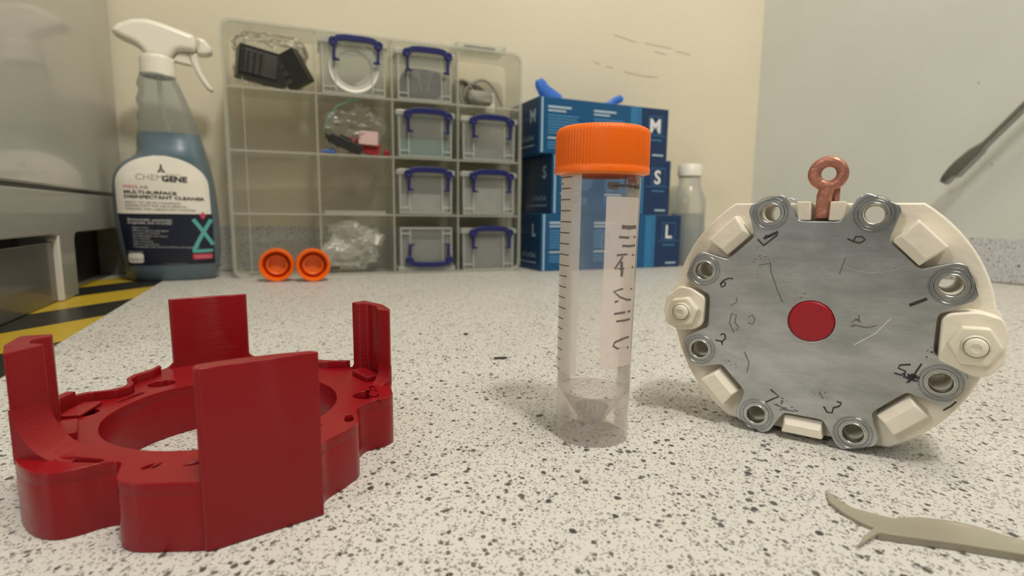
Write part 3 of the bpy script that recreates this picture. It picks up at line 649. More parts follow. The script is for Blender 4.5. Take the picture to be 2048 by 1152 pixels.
ztop, zmid, zbot = lz(313), lz(428), lz(531)
def half(z):
    if z < lz(372): return 1
    t = (z - lz(372)) / (ztop - lz(372)); return max(.02, (1 - t ** 2.1)) ** .5
slope = lambda z: (z - zmid) * -.06
b = MB()
b.add(grid_shape(lambda z: cx_l - hwl * half(z) + slope(z) * .2, lambda z: cx_l + hwl * half(z) + slope(z) * .5, zmid, ztop, 24, 22), 0, None, onb(.0005))
b.add(grid_shape(lambda z: cx_l - hwl + (zmid - z) * .12, lambda z: cx_l + hwl + .001, zbot, zmid, 24, 12), 1, None, onb(.0005))
def tx(s, px, py, size, mi, bold=0, sx=1, tilt=-1.5, align='LEFT'):
    g = text_geo(s, size * 1.0, bold, align, 0, sx * 1.24); b.add(g, mi, T(lx(px), lz(py), 0) @ RZ(R(tilt)), onb(.0009))
def lpx(x, y): return 220 + x / 4.113, 300 + y / 4.113
def t5(s, x, y, hpx, mi, bold=0, sx=1): px, py = lpx(x, y); tx(s, px, py, hpx / 4.113 * .619 * MM / .70, mi, bold, sx)
t5('CHEM', 243, 250, 44, 4, -.0001, .90); t5('GENE', 462, 260, 42, 3, .0004, .90)
t5('MED', 136, 320, 24, 2, 0, 1.15); t5('LAB', 245, 323, 24, 4, 0, 1.1)
t5('MULTI-SURFACE', 138, 362, 23, 3, .00016, 1.2); t5('DISINFECTANT CLEANER', 138, 399, 23, 3, .00016, 1.17)
t5('READY TO USE MULTI-SURFACE', 143, 440, 15, 4, .00005, .98); t5('DISINFECTANT FOR USE IN MEDICAL,', 143, 466, 15, 4, .00005, .94); t5('FORENSIC AND LABORATORY FACILITIES', 143, 493, 15, 4, .00005, .95)
t5('Bactericidal, yeasticidal,', 152, 582, 19, 5, .0001, .95); t5('fungicidal, and virucidal', 152, 607, 19, 5, .0001, .95)
for k, s_ in enumerate(('Rapid action', 'Effective against pathogens', 'Contains no alcohol', 'Biodegradable, low odour', 'Low toxicity', 'Non corrosive', 'Safe on all surfaces', 'Compatible with all hard surfaces and equipment')):
    t5('·  ' + s_, 165, 645 + k * 22.5, 15, 5, 0, .85)
def rb(x0, y0, x1, y1, mi, r=0, off=.0008):
    p0 = lpx(x0, y0); p1 = lpx(x1, y1)
    xa, xb, za, zb = lx(p0[0]), lx(p1[0]), lz(p1[1]), lz(p0[1])
    ins = lambda z: r - math.sqrt(max(0, r * r - max(0, r - min(z - za, zb - z)) ** 2)) if r else 0
    b.add(grid_shape(lambda z: xa + ins(z), lambda z: xb - ins(z), za, zb, 10, 8), mi, None, onb(off))
rb(132, 850, 265, 932, 0, .0025, .0008); 
t5('byotrol', 148, 912, 20, 4, 0, .9); t5('powered by', 132, 842, 14, 5, 0, .9)
rb(680, 866, 846, 910, 2, .001); t5('CONCENTRATE', 700, 897, 16, 5, 0, .55); t5('www.medimark.com', 440, 945, 10, 4, 0, 1)
def poly5(pts, mi, off=.0009): b.add(curve_geo([[(lx(lpx(*q)[0]), lz(lpx(*q)[1])) for q in pts]], 0), mi, None, onb(off))
def line5(pts, wd, mi):
    P = [(lx(lpx(*q)[0]), lz(lpx(*q)[1])) for q in pts]; Q = []
    for a, c in zip(P, P[1:]): Q += [(a[0] + (c[0] - a[0]) * t / 5, a[1] + (c[1] - a[1]) * t / 5) for t in range(5)]
    b.ribbon(Q + [P[-1]], wd, mi, None, onb(.0011))
poly5([(784, 505), (808, 540), (784, 575), (758, 540)], 2)
line5([(700, 570), (740, 620), (790, 690), (832, 750), (858, 790)], .0042, 6); line5([(852, 572), (800, 650), (745, 740), (692, 832)], .0042, 6); line5([(680, 840), (760, 840), (852, 838)], .0038, 6)
# emblem above the name: a small looped flask mark
for q in ([(432, 185), (450, 165), (466, 140), (458, 122)], [(488, 185), (470, 165), (454, 145), (462, 122)], [(432, 187), (460, 176), (490, 187)], [(446, 160), (474, 160)]): line5(q, .0009, 3)
t5('PROFESSIONAL', 500, 208, 10, 4, 0, .8)
b.build('label', ['label_white', 'label_navy', 'label_red', 'black', 'label_grey', 'label_pale', 'label_teal'], sb, smooth=0)
# trigger head
def hp(px, py): h = (1078 - py) * KH; return ((px - 290) * KX * 1.0 + h * .036, h)
hb = MB()
body = [(82, 97), (98, 78), (150, 52), (205, 43), (262, 50), (330, 67), (398, 84), (405, 120), (398, 150), (368, 150), (330, 150), (312, 168), (300, 190), (255, 186), (206, 182), (188, 160), (158, 140), (118, 128), (84, 112)]
hb.add(curve_geo([rnd([hp(*q) for q in body], .003, 3)], .026, .006, 4), 0, XZ); 
hb.build('spray_head', 'spray_white', sb, smooth=60)
nz = [(402, 86), (438, 92), (456, 112), (466, 126), (465, 146), (448, 154), (418, 158), (404, 152)]
MB().add(curve_geo([rnd([hp(*q) for q in nz], .002, 3)], .018, .004, 3), 0, XZ).build('nozzle', 'spray_white', sb, smooth=60)
tr = [(368, 150), (405, 150), (412, 190), (424, 225), (448, 262), (469, 290), (462, 298), (440, 286), (418, 258), (396, 222), (380, 186)]
MB().add(curve_geo([rnd([hp(*q) for q in tr], .0015, 3)], .012, .0025, 3), 0, XZ).build('trigger', 'spray_white', sb, smooth=60)
gd = [(330, 150), (370, 150), (378, 190), (384, 200), (340, 196), (302, 190)]
MB().add(curve_geo([rnd([hp(*q) for q in gd], .001, 2)], .010, .002, 2), 0, XZ).build('neck_guard', 'spray_white', sb, smooth=60)
cxc = (bp(246, 0)[0])
b = MB(); n = 36 * 4
b.lathe([(.0001, .275), (.0168, .275), (.0180, .2735), (.0182, .270), (.0188, .256), (.0186, .252), (.0170, .2515)], n, rfn=lambda r, i, k: r - (.0006 if k % 4 in (0, 1) and 2 <= i <= 4 else 0), X=T(cxc, 0, (1078 - 254) * KH - .2525))
b.build('collar', 'spray_white', sb, smooth=40)
MB().tube([(cxc, 0, .25), (cxc + .002, .002, .20), (cxc + .012, .004, .16), (cxc + .006, 0, .12)], .0028, 10).build('dip_tube', 'case_edge', sb)

# ------------------------------------------------------------------ clear organiser case
OD = Vector((.93419, .35676, 0)); OX = T(-.3536, .6893, 0) @ RZ(math.atan2(OD.y, OD.x))
oc = empty('organiser_case', OX, 'large clear plastic organiser case of sixteen compartments standing upright against the back wall', 'storage case')
CW, CH, CD = .3900, .3150, .066
colx = [0, .1060, .2030, .2945, CW]; rowz = [0, .0820, .1605, .2370, CH]
MB().add(curve_geo([rect(0, 0, CW, CH, .014, 6)], .002), 0, T(0, CD - .001, 0) @ XZ).build('back_panel', 'case', oc)
MB().add(curve_geo([rect(0, 0, CW, CH, .014, 6), rect(.0022, .0022, CW - .0022, CH - .0022, .012, 6)], CD - .004), 0, T(0, CD / 2 - .001, 0) @ XZ).build('outer_rim', 'case', oc)
MB().add(curve_geo([rect(-.001, 0, CW + .001, CH + .001, .014, 6), rect(.0032, .0032, CW - .0032, CH - .0032, .012, 6)], .003, .0005), 0, T(0, .0005, 0) @ XZ).build('front_edge', 'case_edge', oc)
for x in colx[1:-1]:
    d_ = MB().box(x - .0008, x + .0008, .003, CD - .003, .003, CH - .003, 0).build('divider', 'case', oc, smooth=0)
    MB().box(x - .0012, x + .0012, .001, .003, .003, CH - .003, 0).build('divider_edge', 'case_edge', d_, smooth=0)
for z in rowz[1:-1]:
    d_ = MB().box(.003, CW - .003, .003, CD - .003, z - .0008, z + .0008).build('shelf', 'case', oc, smooth=0)
    MB().box(.003, CW - .003, .001, .003, z - .0012, z + .0012).build('shelf_edge', 'case_edge', d_, smooth=0)
MB().box(.020, .0212, .004, .006, .006, CH - .010).build('rib', 'case_edge', oc, smooth=0)
MB().box(.113, .1942, .02, .021, .083, .0875).build('rib', 'case_edge', oc, smooth=0)

def cell(ci, ri):   # ri 0 = bottom row
    return (colx[ci] + .0018, colx[ci + 1] - .0018, rowz[ri] + .0013, rowz[ri + 1] - .0013)
def small_box(ci, ri, label, flip=False, hh=.063, dy=0.0, x_in=.0025, tuck=0):
    x0, x1, z0, z1 = cell(ci, ri); x0 += x_in; x1 -= x_in; W = x1 - x0; Dp = .057
    X = OX @ T((x0 + x1) / 2, .0035 + dy, z0 + .0002)
    bx = empty('small_storage_box', X, label, 'storage box', 'small clear boxes with navy handles in the organiser')
    h = hh; mb = MB(); t = .0012; wb, wt = W / 2 - .004, W / 2 - .0025; hl = h - .008
    def ringv(w_, z, y0, y1): return [(-w_, y0, z), (w_, y0, z), (w_, y1, z), (-w_, y1, z)]
    vs = ringv(wb, 0, .003, Dp - .003) + ringv(wt, hl, .0015, Dp - .0015) + ringv(wb - t, t, .003 + t, Dp - .003 - t) + ringv(wt - t, hl, .0015 + t, Dp - .0015 - t)
    fs = [(0, 3, 2, 1), (8, 9, 10, 11)]
    for k in range(4):
        k2 = (k + 1) % 4; fs += [(k, k2, 4 + k2, 4 + k), (8 + k2, 8 + k, 12 + k, 12 + k2), (4 + k, 4 + k2, 12 + k2, 12 + k)]
    F = T(0, 0, h) @ S(1, 1, -1) if flip else Matrix.Identity(4)
    MB().add((vs, fs), 0, F).build('box_body', 'box', bx, smooth=0, bev=.001)
    # moulded vertical ribs of the front wall
    rb_ = MB()
    for sx in (-1, 1):
        rb_.box(sx * .0235 - .0008, sx * .0235 + .0008, .0005, .003, .004, hl - .002, 0, F); rb_.box(sx * (wb - .001) - .0009, sx * (wb - .001) + .0009, .0009, .003, .001, hl, 0, F)
    rb_.box(-wb, wb, .001, .003, .001, .0026, 0, F); rb_.box(-wb, -.0235, .0008, .0028, .0085, .0100, 0, F); rb_.box(.0235, wb, .0008, .0028, .0085, .0100, 0, F)
    rb_.build('box_ribs', 'box_edge', bx, smooth=0)
    MB().box(-W / 2, W / 2, -.001, Dp, hl, h - .0015, 0, F).box(-W / 2 + .003, W / 2 - .003, .002, Dp - .003, h - .0015, h, 0, F).build('lid', 'box_edge', bx, smooth=0, bev=.0012)
    # navy clip handle
    hw = min(.0285, W / 2 - .012); zt = h - .0045
    cb = MB(); G = F @ T(.003, -.0035, -.010 if flip else 0) @ XZ
    arcp = lambda r_: [(x, zt - .002 + .0095 * (1 - (x / (hw + .002)) ** 4) ** .5 + r_) for x in [(-1 + q / 8) * (hw + .002) for q in range(17)]]
    cb.add(curve_geo([rnd(arcp(0)[::-1] + [(x, z - .0078) for x, z in arcp(0)], .001, 2)], .0045, .0008), 0, G)
    for sx in (-1, 1):
        cb.add(curve_geo([circ(sx * hw, zt - .0025, .0058, 24), circ(sx * hw, zt - .0025, .0017, 12)], .0055, .0008), 0, G)
        cb.add(curve_geo([rnd([(sx * (hw + .0012), zt - .005), (sx * (hw + .0008), zt - .0225), (sx * (hw + .0022), zt - .0262), (sx * (hw - .0075), zt - .0262), (sx * (hw - .0075), zt - .0240), (sx * (hw - .0026), zt - .0225), (sx * (hw - .0022), zt - .005)][::sx], .0008, 2)], .0036, .0005), 0, G)
    cb.build('handle', 'blue_clip', bx, smooth=40)
    return bx, X, W, h
def fill(X, W, h, name, mtl, label, cat, zfrac=(.05, .45), wfrac=.84, seed=1, shape='lump'):
    z0, z1 = zfrac[0] * h, zfrac[1] * h
    mb = MB()
    if shape == 'block': mb.box(-W / 2 * wfrac, W / 2 * wfrac, .008, .048, z0, z1)
    else: mb.add(crumple(W / 2 * wfrac, .019, (z1 - z0) / 2, seed, .5), 0, T(0, .029, (z0 + z1) / 2 + .001))
    o = mb.build(name, mtl, None, smooth=40); o.matrix_world = X; tag(o, label, cat); return o
sbx = {}
info = [(2, 3, 'clear box with navy handle holding dark wires, top of the third column', .068), (2, 2, 'clear box with navy handle holding teal foam, third column second from top', .064),
        (2, 1, 'clear box with navy handle, third column second from bottom, pale contents', .063), (2, 0, 'clear box with its navy handle upside down, bottom of the third column', .064),
        (3, 2, 'clear box with navy handle holding grey sheets, topmost box of the right column', .062), (3, 1, 'clear box with navy handle, middle box of the right column', .063),
        (3, 0, 'clear box with navy handle, bottom of the right column beside the glove cartons', .063)]
for ci, ri, lb, hh in info: sbx[(ci, ri)] = small_box(ci, ri, lb, flip=(ci, ri) == (2, 0), hh=hh)
sbx[(1, 3)] = small_box(1, 3, 'clear box with navy handle holding a white coil, top of the second column', hh=.0715)
_, X, W, h = sbx[(2, 3)]
fill(X, W, h, 'wire_bundle', 'blackish', 'dark wire bundle inside the top box of the third column', 'wire', (.08, .72), .86, 3)
cbw = MB()
for sx in (-1, 1): cbw.tube([(sx * .004, .006, .016), (sx * .008, .006, .032), (sx * .013, .006, .044), (sx * .020, .006, .040), (sx * .024, .007, .030)], .0010, 8)
o = cbw.build('wire_loop', 'cable', None); o.matrix_world = X; tag(o, 'thin pale looped wire in front of the dark wire bundle', 'wire')
_, X, W, h = sbx[(2, 2)]; fill(X, W, h, 'foam_block', 'teal', 'teal foam block in the box second from top of the third column', 'foam', (.05, .40), .84, 1, 'block')
_, X, W, h = sbx[(2, 1)]; fill(X, W, h, 'paper_stack', 'palestuff', 'pale paper stack in the box second from bottom of the third column', 'paper', (.05, .45), .8, 1, 'block')
_, X, W, h = sbx[(2, 0)]; fill(X, W, h, 'grey_card', 'greystuff', 'grey card inside the box with the upside down handle', 'card', (.05, .70), .84, 1, 'block')
_, X, W, h = sbx[(3, 2)]; fill(X, W, h, 'grey_sheet_stack', 'greystuff', 'grey sheet stack in the topmost box of the right column', 'card', (.05, .30), .84, 1, 'block')
_, X, W, h = sbx[(3, 1)]; fill(X, W, h, 'folded_leaflet', 'palestuff', 'pale folded leaflet in the middle box of the right column', 'paper', (.05, .62), .8, 1, 'block')
_, X, W, h = sbx[(3, 0)]; fill(X, W, h, 'grey_foam', 'greystuff', 'grey foam filling the bottom box of the right column', 'foam', (.05, .72), .84, 1, 'block')
_, X, W, h = sbx[(1, 3)]
mb = MB(); mb.lathe([(.0365, .004), (.0385, .006), (.0385, .016), (.0365, .018), (.0270, .016), (.0270, .006), (.0365, .004)], 40, 0, T(0, .02, .040) @ RX(R(90)))
mb.add(([(0, .006, .016), (.030, .006, .012), (.026, .006, .034), (0, .009, .016), (.030, .009, .012), (.026, .009, .034)], [(0, 1, 2), (3, 5, 4), (0, 3, 4, 1), (1, 4, 5, 2), (2, 5, 3, 0)]))
o = mb.build('filament_coil', 'coil', None); o.matrix_world = X @ T(0, 0, .001) @ S(.86, 1, .86); tag(o, 'white coil inside the top box of the second column', 'coil')

# bags and loose things in the open compartments
def place(o, x, y, z, label, cat, rot=None, group=None):
    o.matrix_world = OX @ T(x, y, z) @ (rot or Matrix.Identity(4)); return tag(o, label, cat, group)
x0, x1, z0, z1 = cell(0, 3)
for k, (dx, dz, rot, lb) in enumerate(((.044, .0285, RY(R(8)) @ RZ(R(14)), 'black ridged block lying in the top left compartment'), (.080, .0285, RY(R(-28)) @ RZ(R(-20)), 'black block leaning at right in the top left compartment'))):
    mb = MB()
    if k == 0:
        mb.box(-.030, .028, -.012, .014, -.019, .019); mb.box(-.024, .014, -.0135, -.012, -.014, .014, 1)
        for q in range(4): mb.box(-.028 + q * .007, -.025 + q * .007, -.0145, -.0135, -.015, .013, 0)
    else:
        mb.box(-.015, .015, -.010, .013, -.021, .022)
        for q in range(3): mb.box(-.017, -.006, -.011, -.010, -.015 + q * .010, -.009 + q * .010, 1)
    o = mb.build('black_block', ['black', 'blackish'], None, smooth=0, bev=.0012); place(o, dx, .020, z0 + dz, lb, 'block', rot, 'black blocks in the top left compartment')
mb = MB().add(crumple(.048, .022, .0355, 11, .8, 5), 0); o = mb.build('polythene_bag', 'bag', None, smooth=70); place(o, .053, .038, z0 + .0385, 'crumpled clear bag around the black blocks, top left compartment', 'bag', RY(R(6)))
x0, x1, z0, z1 = cell(1, 2)
specs = [('black_connector', 'black', (.022, .006, .006), (.036, .014, .014), RY(R(22)), 'black connector lying in the bag of small parts', 'connector'),
         ('red_connector', 'redbit', (.022, .007, .008), (.060, .026, .014), RY(R(14)), 'red connector in the bag of small parts', 'connector'),
         ('white_label_block', 'pinkbit', (.013, .003, .009), (.066, .016, .024), RY(R(2)), 'pinkish white block on the red connector', 'block'),
         ('blue_ferrule', 'bluebit', (.008, .003, .003), (.014, .018, .004), RY(R(4)), 'small blue ferrule at the left of the bagged parts', 'connector'),
         ('red_plug', 'redbit', (.0045, .0045, .0045), (.0905, .020, .0055), RY(0), 'small round red plug at the right of the bagged parts', 'plug')]
for nm, mt_, dims, pos, rot, lb, ct in specs:
    mb = MB(); a_, b_, c_ = dims
    if nm == 'red_plug': mb.lathe([(.0001, -c_), (.003, -c_ * .9), (.0045, 0), (.003, c_ * .9), (.0001, c_)], 16)
    elif nm == 'blue_ferrule': mb.tube([(-a_, 0, 0), (a_ * .3, 0, 0), (a_ * .4, 0, 0), (a_, 0, 0)], [.0022, .0022, .0034, .0034], 12)
    else:
        mb.box(-a_, a_, -b_, b_, -c_, c_)
        if nm != 'white_label_block': mb.box(-a_ * 1.25, -a_, -b_ * .6, b_ * .6, -c_ * .5, c_ * .5); mb.box(-a_ * .5, a_ * .3, -b_ * .5, b_ * .5, c_, c_ * 1.7)
    o = mb.build(nm, mt_, None, smooth=40, bev=.0006 if nm != 'red_plug' else 0); place(o, x0 + pos[0] - .002, pos[1], z0 + pos[2], lb, ct, rot)
mb = MB().add(crumple(.045, .022, .034, 23, .8, 5), 0); o = mb.build('zip_bag', 'bag', None, smooth=70); place(o, (x0 + x1) / 2, .030, z0 + .036, 'clear zip bag of red, black and blue small parts in the second column', 'bag', RY(R(-18)))
mb = MB().tube([(-.040, -.024, -.006), (-.034, -.024, .012), (-.022, -.024, .026), (-.006, -.024, .034), (.004, -.024, .036)], .0007, 8); z_ = mb.build('zip_seal', 'teal', o); z_.matrix_local = RY(R(18))
x0, x1, z0, z1 = cell(1, 0)
mb = MB().add(crumple(.044, .026, .0345, 37, .9, 5), 0); o = mb.build('crumpled_bag', 'bag2', None, smooth=70); place(o, (x0 + x1) / 2 - .004, .028, z0 + .038, 'crumpled empty clear bag in the bottom compartment of the second column', 'bag')
mb = MB().lathe([(.0001, -.006), (.003, -.006), (.0034, .006), (.0001, .006)], 16); o = mb.build('white_plug', 'coil', None); place(o, (x0 + x1) / 2 + .024, -.0002, z0 + .046, 'small white plug stuck in the crumpled bag', 'plug', RY(R(12)))
x0, x1, z0, z1 = cell(3, 3)
mb = MB(); rg = random.Random(5)
for k in range(6):
    c_ = (-.022 + k * .006, rg.uniform(-.004, .004), .018 - k * .0006); rx, rz = .016 - k * .0005, .020 - k * .001; tl = rg.uniform(-.5, .5)
    mb.tube([(c_[0] + rx * math.cos(t) * math.cos(tl), c_[1] + rx * .5 * math.sin(t) * math.sin(tl) + k * .002, c_[2] + rz * math.sin(t)) for t in [2 * math.pi * q / 24 for q in range(24)]], .0022, 8, closed=True)
mb.tube([(-.012 + .048 * t / 16, -.010, .030 + .014 * math.sin(t / 16 * 2.6) - .034 * (t / 16) ** 2.2) for t in range(17)], .0021, 8)
mb.add(crumple(.024, .014, .012, 9, .4, 3), 0, T(.002, 0, .014))
o = mb.build('cable_coil', 'cable', None, smooth=50); place(o, x0 + .036, .032, z0 + .0028, 'grey-brown cable coil in the top right compartment', 'cable')
mb = MB().box(-.017, .017, -.001, .001, 0, .030); o = mb.build('white_card', 'label_white', None, smooth=0); place(o, x0 + .056, CD - .006, z0 + .036 - .0338, 'small white card behind the cable coil', 'card')
mb = MB().box(-.037, .037, -.020, .022, 0, .002).box(-.037, .037, -.020, -.018, .002, .009).box(-.037, .037, .020, .022, .002, .009).box(-.037, -.035, -.018, .020, .002, .009).box(.035, .037, -.018, .020, .002, .009)
o = mb.build('clear_tray', 'box', None, smooth=0, bev=.0006); place(o, x0 + .036, .030, CH + .0013, 'shallow clear tray on top of the organiser case', 'tray')
for k, (dx, ln, lb) in enumerate(((.026, .012, 'small dark clip at the left of the clear tray'), (.050, .010, 'small black clip at the right of the clear tray'))):
    mb = MB().box(-ln, ln, -.005, .005, 0, .0065).tube([(-ln * .5, 0, .005), (0, 0, .007), (ln * .6, 0, .005)], .0012, 8)
    o = mb.build('small_clip', 'blackish', None, smooth=40, bev=.0006); place(o, x0 + dx, .026, CH + .0037, lb, 'clip', None, 'clips in the clear tray')

# orange caps lying on edge in front of the case
def loose_cap(px, rot, label):
    X = T(px[0], px[1], .0203) @ RZ(R(rot)) @ RX(R(90))
    c = empty('orange_cap', T(px[0], px[1], 0), label, 'cap', 'loose orange caps by the case')
    n = 60 * 4; rr = .0202
    pr = [(rr - .003, .009), (rr - .0008, .0095), (rr, .0085), (rr, -.007), (rr - .001, -.009), (rr - .003, -.0098), (.0001, -.0098)]
    L = T(0, 0, .0203) @ RZ(R(rot)) @ RX(R(90))
    MB().lathe(pr, n, 0, L, rfn=lambda r, i, k: r - (.0005 if k % 4 in (0, 1) and 2 <= i <= 3 else 0)).lathe([(rr - .003, .009), (rr - .0042, .007), (rr - .0042, -.0075), (.0001, -.0078)], 48, 0, L).build('cap_shell', 'orange', c, smooth=50)
    MB().lathe([(.0122, -.0078), (.0122, .001), (.0112, .0016), (.0104, .001), (.0102, -.0070), (.0001, -.0074)], 40, 0, L).build('inner_seal', 'orange_in', c, smooth=50)
    return c
loose_cap((-.2895, .668), 20, 'left of the two orange caps lying on edge before the clear case')
loose_cap((-.2470, .6730), 24, 'right of the two orange caps lying on edge before the clear case')

# ------------------------------------------------------------------ glove cartons
GD = Vector((.91286, .40828, 0)); GX = T(.0442, .8173, 0) @ RZ(math.atan2(GD.y, GD.x))
def carton(sx, w_, z0, h, dpt, letter, label, dots, openings=False):
    X = GX @ T(sx, 0, z0); c = empty('glove_carton', X, label, 'carton', 'blue glove cartons stacked by the case')
    MB().box(0, w_, 0, dpt, 0, h).build('carton_body', 'card_blue', c, smooth=0, bev=.0008)
    p = MB(); y = -.0003
    def q(x0, x1, z0_, z1_, mi, yy=y): p.quad((x0, yy, z0_), (x1, yy, z0_), (x1, yy, z1_), (x0, yy, z1_), mi)
    dk = w_ - .052; q(dk, w_ - .0008, .0008, h - .0008, 0); q(dk - .022, dk - .007, .001, h - .001, 4); q(dk - .005, dk - .003, .001, h - .001, 1); q(.0035, .0060, .001, h - .001, 2)
    yy = -.0006
    q(dk + .013, dk + .040, h - .0405, h - .0125, 1, yy); q(dk + .0137, dk + .0393, h - .0398, h - .0132, 0, yy - .0002)
    p.add(text_geo(letter, .030, .0006), 3, T(dk + .0265 - (.0125 if letter == 'M' else .0085), yy - .0004, h - .0375) @ XZ)
    q(dk + .003, w_ - .003, h - .043, h - .0424, 1, yy); q(dk + .015, dk + .040, h - .050, h - .0485, 1, yy); q(dk + .022, dk + .044, .006, .0085, 2, yy)
    rg = random.Random(dots)
    for blk, (bx0, bx1, zt) in enumerate(((.014, .074, h - .012), (.092, .150, h - .012))):
        q(bx0, bx0 + (bx1 - bx0) * rg.uniform(.6, .8), zt - .003, zt, 2, yy); q(bx0, bx0 + (bx1 - bx0) * .5, zt - .008, zt - .0055, 2, yy)
        for k in range(7): q(bx0, bx0 + (bx1 - bx0) * rg.uniform(.7, 1), zt - .0145 - k * .0042, zt - .0125 - k * .0042, 1, yy)
        q(bx0, bx0 + (bx1 - bx0) * .55, zt - .047, zt - .0445, 2, yy)
        for k in range(3): q(bx0, bx0 + (bx1 - bx0) * rg.uniform(.6, .9), zt - .053 - k * .004, zt - .051 - k * .004, 1, yy)
    q(.032, .046, .008, .0095, 2, yy); q(.032, .044, .012, .0135, 2, yy)
    p.build('front_print', ['card_navy', 'card_light', 'card_pale', 'card_white', 'card_mid'], c, smooth=0)
    e = MB(); e.quad((-.0004, .001, .001), (-.0004, dpt - .001, .001), (-.0004, dpt - .001, h - .001), (-.0004, .001, h - .001), 0)
    E_ = Matrix(((0, 0, -1, -.0007), (-1, 0, 0, 0), (0, 1, 0, 0), (0, 0, 0, 1)))
    e.add(text_geo(letter, .026, .0006), 1, E_ @ T(-.030, h - .034, 0))
    for k in range(5): e.ribbon([(-.065 + k * .010, .020), (-.061 + k * .010, .026 + .002 * (k % 2)), (-.057 + k * .010, .020)], .0018, 1, E_)
    e.ribbon([(-.085, .012), (-.015, .012)], .0016, 1, E_); e.ribbon([(-.10, h * .66), (-.012, h * .66)], .0008, 2, E_)
    e.build('end_print', ['card_side', 'card_pale', 'card_light'], c, smooth=0)
    if openings:
        MB().add(curve_geo([rnd([(.02, .03), (.17, .03), (.17, .075), (.02, .075)], .02, 6)], .0004), 0, T(0, 0, h + .0003)).build('dispenser_slot', 'card_navy', c, smooth=0)
    return c
carton(-.002, .264, 0, .0865, .105, 'L', 'blue glove carton marked L, bottom of the stack', 1)
carton(.0150, .2200, .0868, .0875, .105, 'S', 'blue glove carton marked S, middle of the stack', 2)
carton(-.0080, .2335, .1746, .0800, .105, 'M', 'blue glove carton marked M, top of the stack with gloves sticking out', 3, True)
def glove(x, y, pts, rad, label, seed):
    mb = MB(); 
    for P, r_ in pts: mb.tube([(p[0], p[1], p[2]) for p in P], r_, 10, flat=.5)
    mb.add(crumple(.030, .010, .008, seed, .6, 3), 0, T(.02, .004, .0025))
    o = mb.build('nitrile_glove', 'glove', None, smooth=60); o.matrix_world = GX @ T(x, y, .2555); tag(o, label, 'glove', 'blue gloves pulled from the top carton')
glove(.020, .040, [([(.022, 0, -.000), (.012, 0, .007), (-.001, 0, .017), (-.007, 0, .026), (-.010, .0, .032)], [.015, .014, .011, .010, .006])], 1, 'blue nitrile glove finger standing up at the left of the top carton', 3)
glove(.112, .040, [([(.024, 0, .0), (.030, 0, .006), (.036, -.002, .013), (.046, -.002, .017), (.050, -.002, .016)], [.009, .008, .006, .006, .004])], 1, 'blue nitrile glove tip curling up at the right of the top carton', 8)

# ------------------------------------------------------------------ clear bottle behind the cartons
cbx = empty('reagent_bottle', T(.3060, .962, 0), 'clear plastic bottle with white cap standing right of the glove cartons', 'bottle')
MB().lathe([(.0001, .0005), (.027, .0005), (.029, .004), (.029, .108), (.0275, .118), (.0205, .134), (.0185, .140), (.0185, .154)], 48).build('bottle_body', 'bottle', cbx, smooth=50)
MB().lathe([(.0001, .0012), (.026, .0012), (.0282, .005), (.0282, .090), (.0001, .090)], 48).build('liquid', 'liquid', cbx, smooth=50)
MB().lathe([(.0001, .1735), (.018, .1735), (.0205, .171), (.0208, .154), (.019, .1525)], 48).build('cap', 'cap_white', cbx, smooth=50)

# ------------------------------------------------------------------ spanner at right
o_ = WC + rn * .03
sp = [(318.9, 135.8), (326.7, 130.9), (329.7, 134.0), (335.0, 140.8), (339.9, 140.2), (352.1, 155.5), (363.9, 170.5), (366.5, 177.1), (398.9, 216.8), (430, 257), (436, 268), (428, 268), (397.7, 229.0), (361.8, 185.0), (347.9, 176.4), (334.5, 163.1), (327.7, 154.7), (321.0, 143.5)]
tl = Matrix(((rd.x, 0, -rn.x * -1, o_.x), (rd.y, 0, -rn.y * -1, o_.y), (0, 1, 0, 0), (0, 0, 0, 1)))
sn = MB(); sn.add(curve_geo([[(x * MM, y * MM) for x, y in rnd(sp, 1.5, 3)]], .011, .0022, 3), 0, tl)
so = sn.build('metal_spanner', 'steel', None, smooth=60)
tag(so, 'dark steel spanner leaning on the right wall with its open end in mid air', 'tool')
hk = MB().add(curve_geo([circ(.432, .258, .004, 16)], .050), 0, tl @ T(0, 0, -.022)); 
ho = hk.build('wall_peg', 'steel', None); tag(ho, 'steel wall peg carrying the spanner, at the right wall', 'peg')

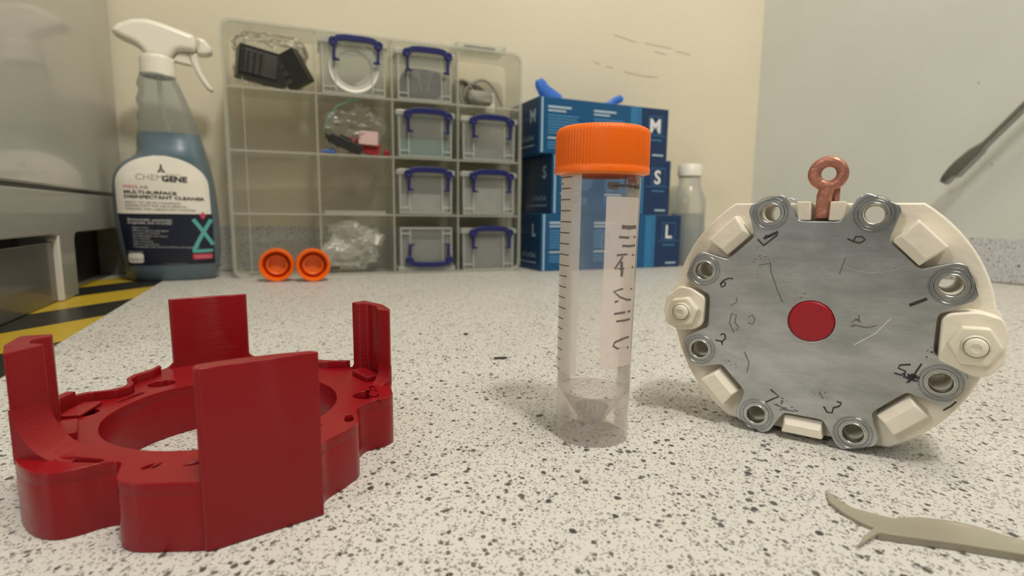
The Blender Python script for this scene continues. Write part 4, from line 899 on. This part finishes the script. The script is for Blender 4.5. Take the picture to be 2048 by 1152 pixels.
# ------------------------------------------------------------------ translucent forked strip
def leaf(pts, z, th=.0007, curl=None):
    g = curve_geo([[(x * MM, y * MM) for x, y in pts]], th, .0002); return g
s1 = [(97.1, 158.1), (97.4, 152), (98.7, 147.2), (102.2, 144.8), (108.0, 141.0), (112, 138), (108, 135.6), (102.7, 137.2), (98.1, 137.2), (96.2, 139.6), (94.4, 144.7), (93.9, 150.7)]
s2 = [(88.2, 127.9), (91.4, 131.3), (93.5, 132.8), (98.2, 136.4), (103.1, 139.2), (107.0, 140.6), (113.2, 140.8), (119.7, 139.5), (125.0, 136.9), (128.8, 132.9), (137, 126), (150, 112), (147, 106), (133, 120.5), (126.6, 124.5), (115.0, 128.3), (108.1, 130.1), (100.9, 131.9), (96.8, 133.3), (92.8, 130.8), (89.0, 128.3)]
fs_ = empty('forked_plastic_strip', T(.11, .135, 0), 'translucent beige plastic strip with two curved pointed tips at the lower right', 'plastic strip')
mb = MB().add(leaf(rnd(s1, 1.0, 2), 0), 0, T(-.11, -.135, .0008)); mb.build('short_blade', 'strip', fs_, smooth=40)
mb = MB().add(leaf(rnd(s2, 1.0, 2), 0), 0, T(-.11, -.135, .0019)); mb.add(curve_geo([[(x * MM, y * MM) for x, y in [(96.8, 133.3), (100.9, 131.9), (108.1, 130.1), (115.0, 128.3), (126.6, 124.5), (133, 120.5), (147, 106), (147.6, 106.6), (133.4, 121.3), (127, 125.4), (115.2, 129.2), (108.4, 131.0), (101.1, 132.8), (97, 134)]]], .0014), 0, T(-.11, -.135, .0009))
mb.build('long_blade', 'strip', fs_, smooth=40)

# ------------------------------------------------------------------ crumbs on the bench
def crumb(x, y, lx_, ly_, rot, seed, label):
    g = crumple(lx_, ly_, min(lx_, ly_) * .6, seed, .9, 2)
    o = MB().add(g, 0, RZ(R(rot))).build('dark_crumb', 'crumb', None, smooth=0); o.location = (x, y, min(lx_, ly_) * .55); tag(o, label, 'crumb', 'dark crumbs on the bench')
crumb(-.0066, .3109, .0048, .0013, 8, 1, 'long dark crumb on the bench left of the tube')
crumb(-.0319, .3742, .0020, .0014, 0, 2, 'small round dark crumb behind the long one')
crumb(-.1215, .1790, .0024, .0009, 20, 3, 'dark crumb on the bench inside the red ring')
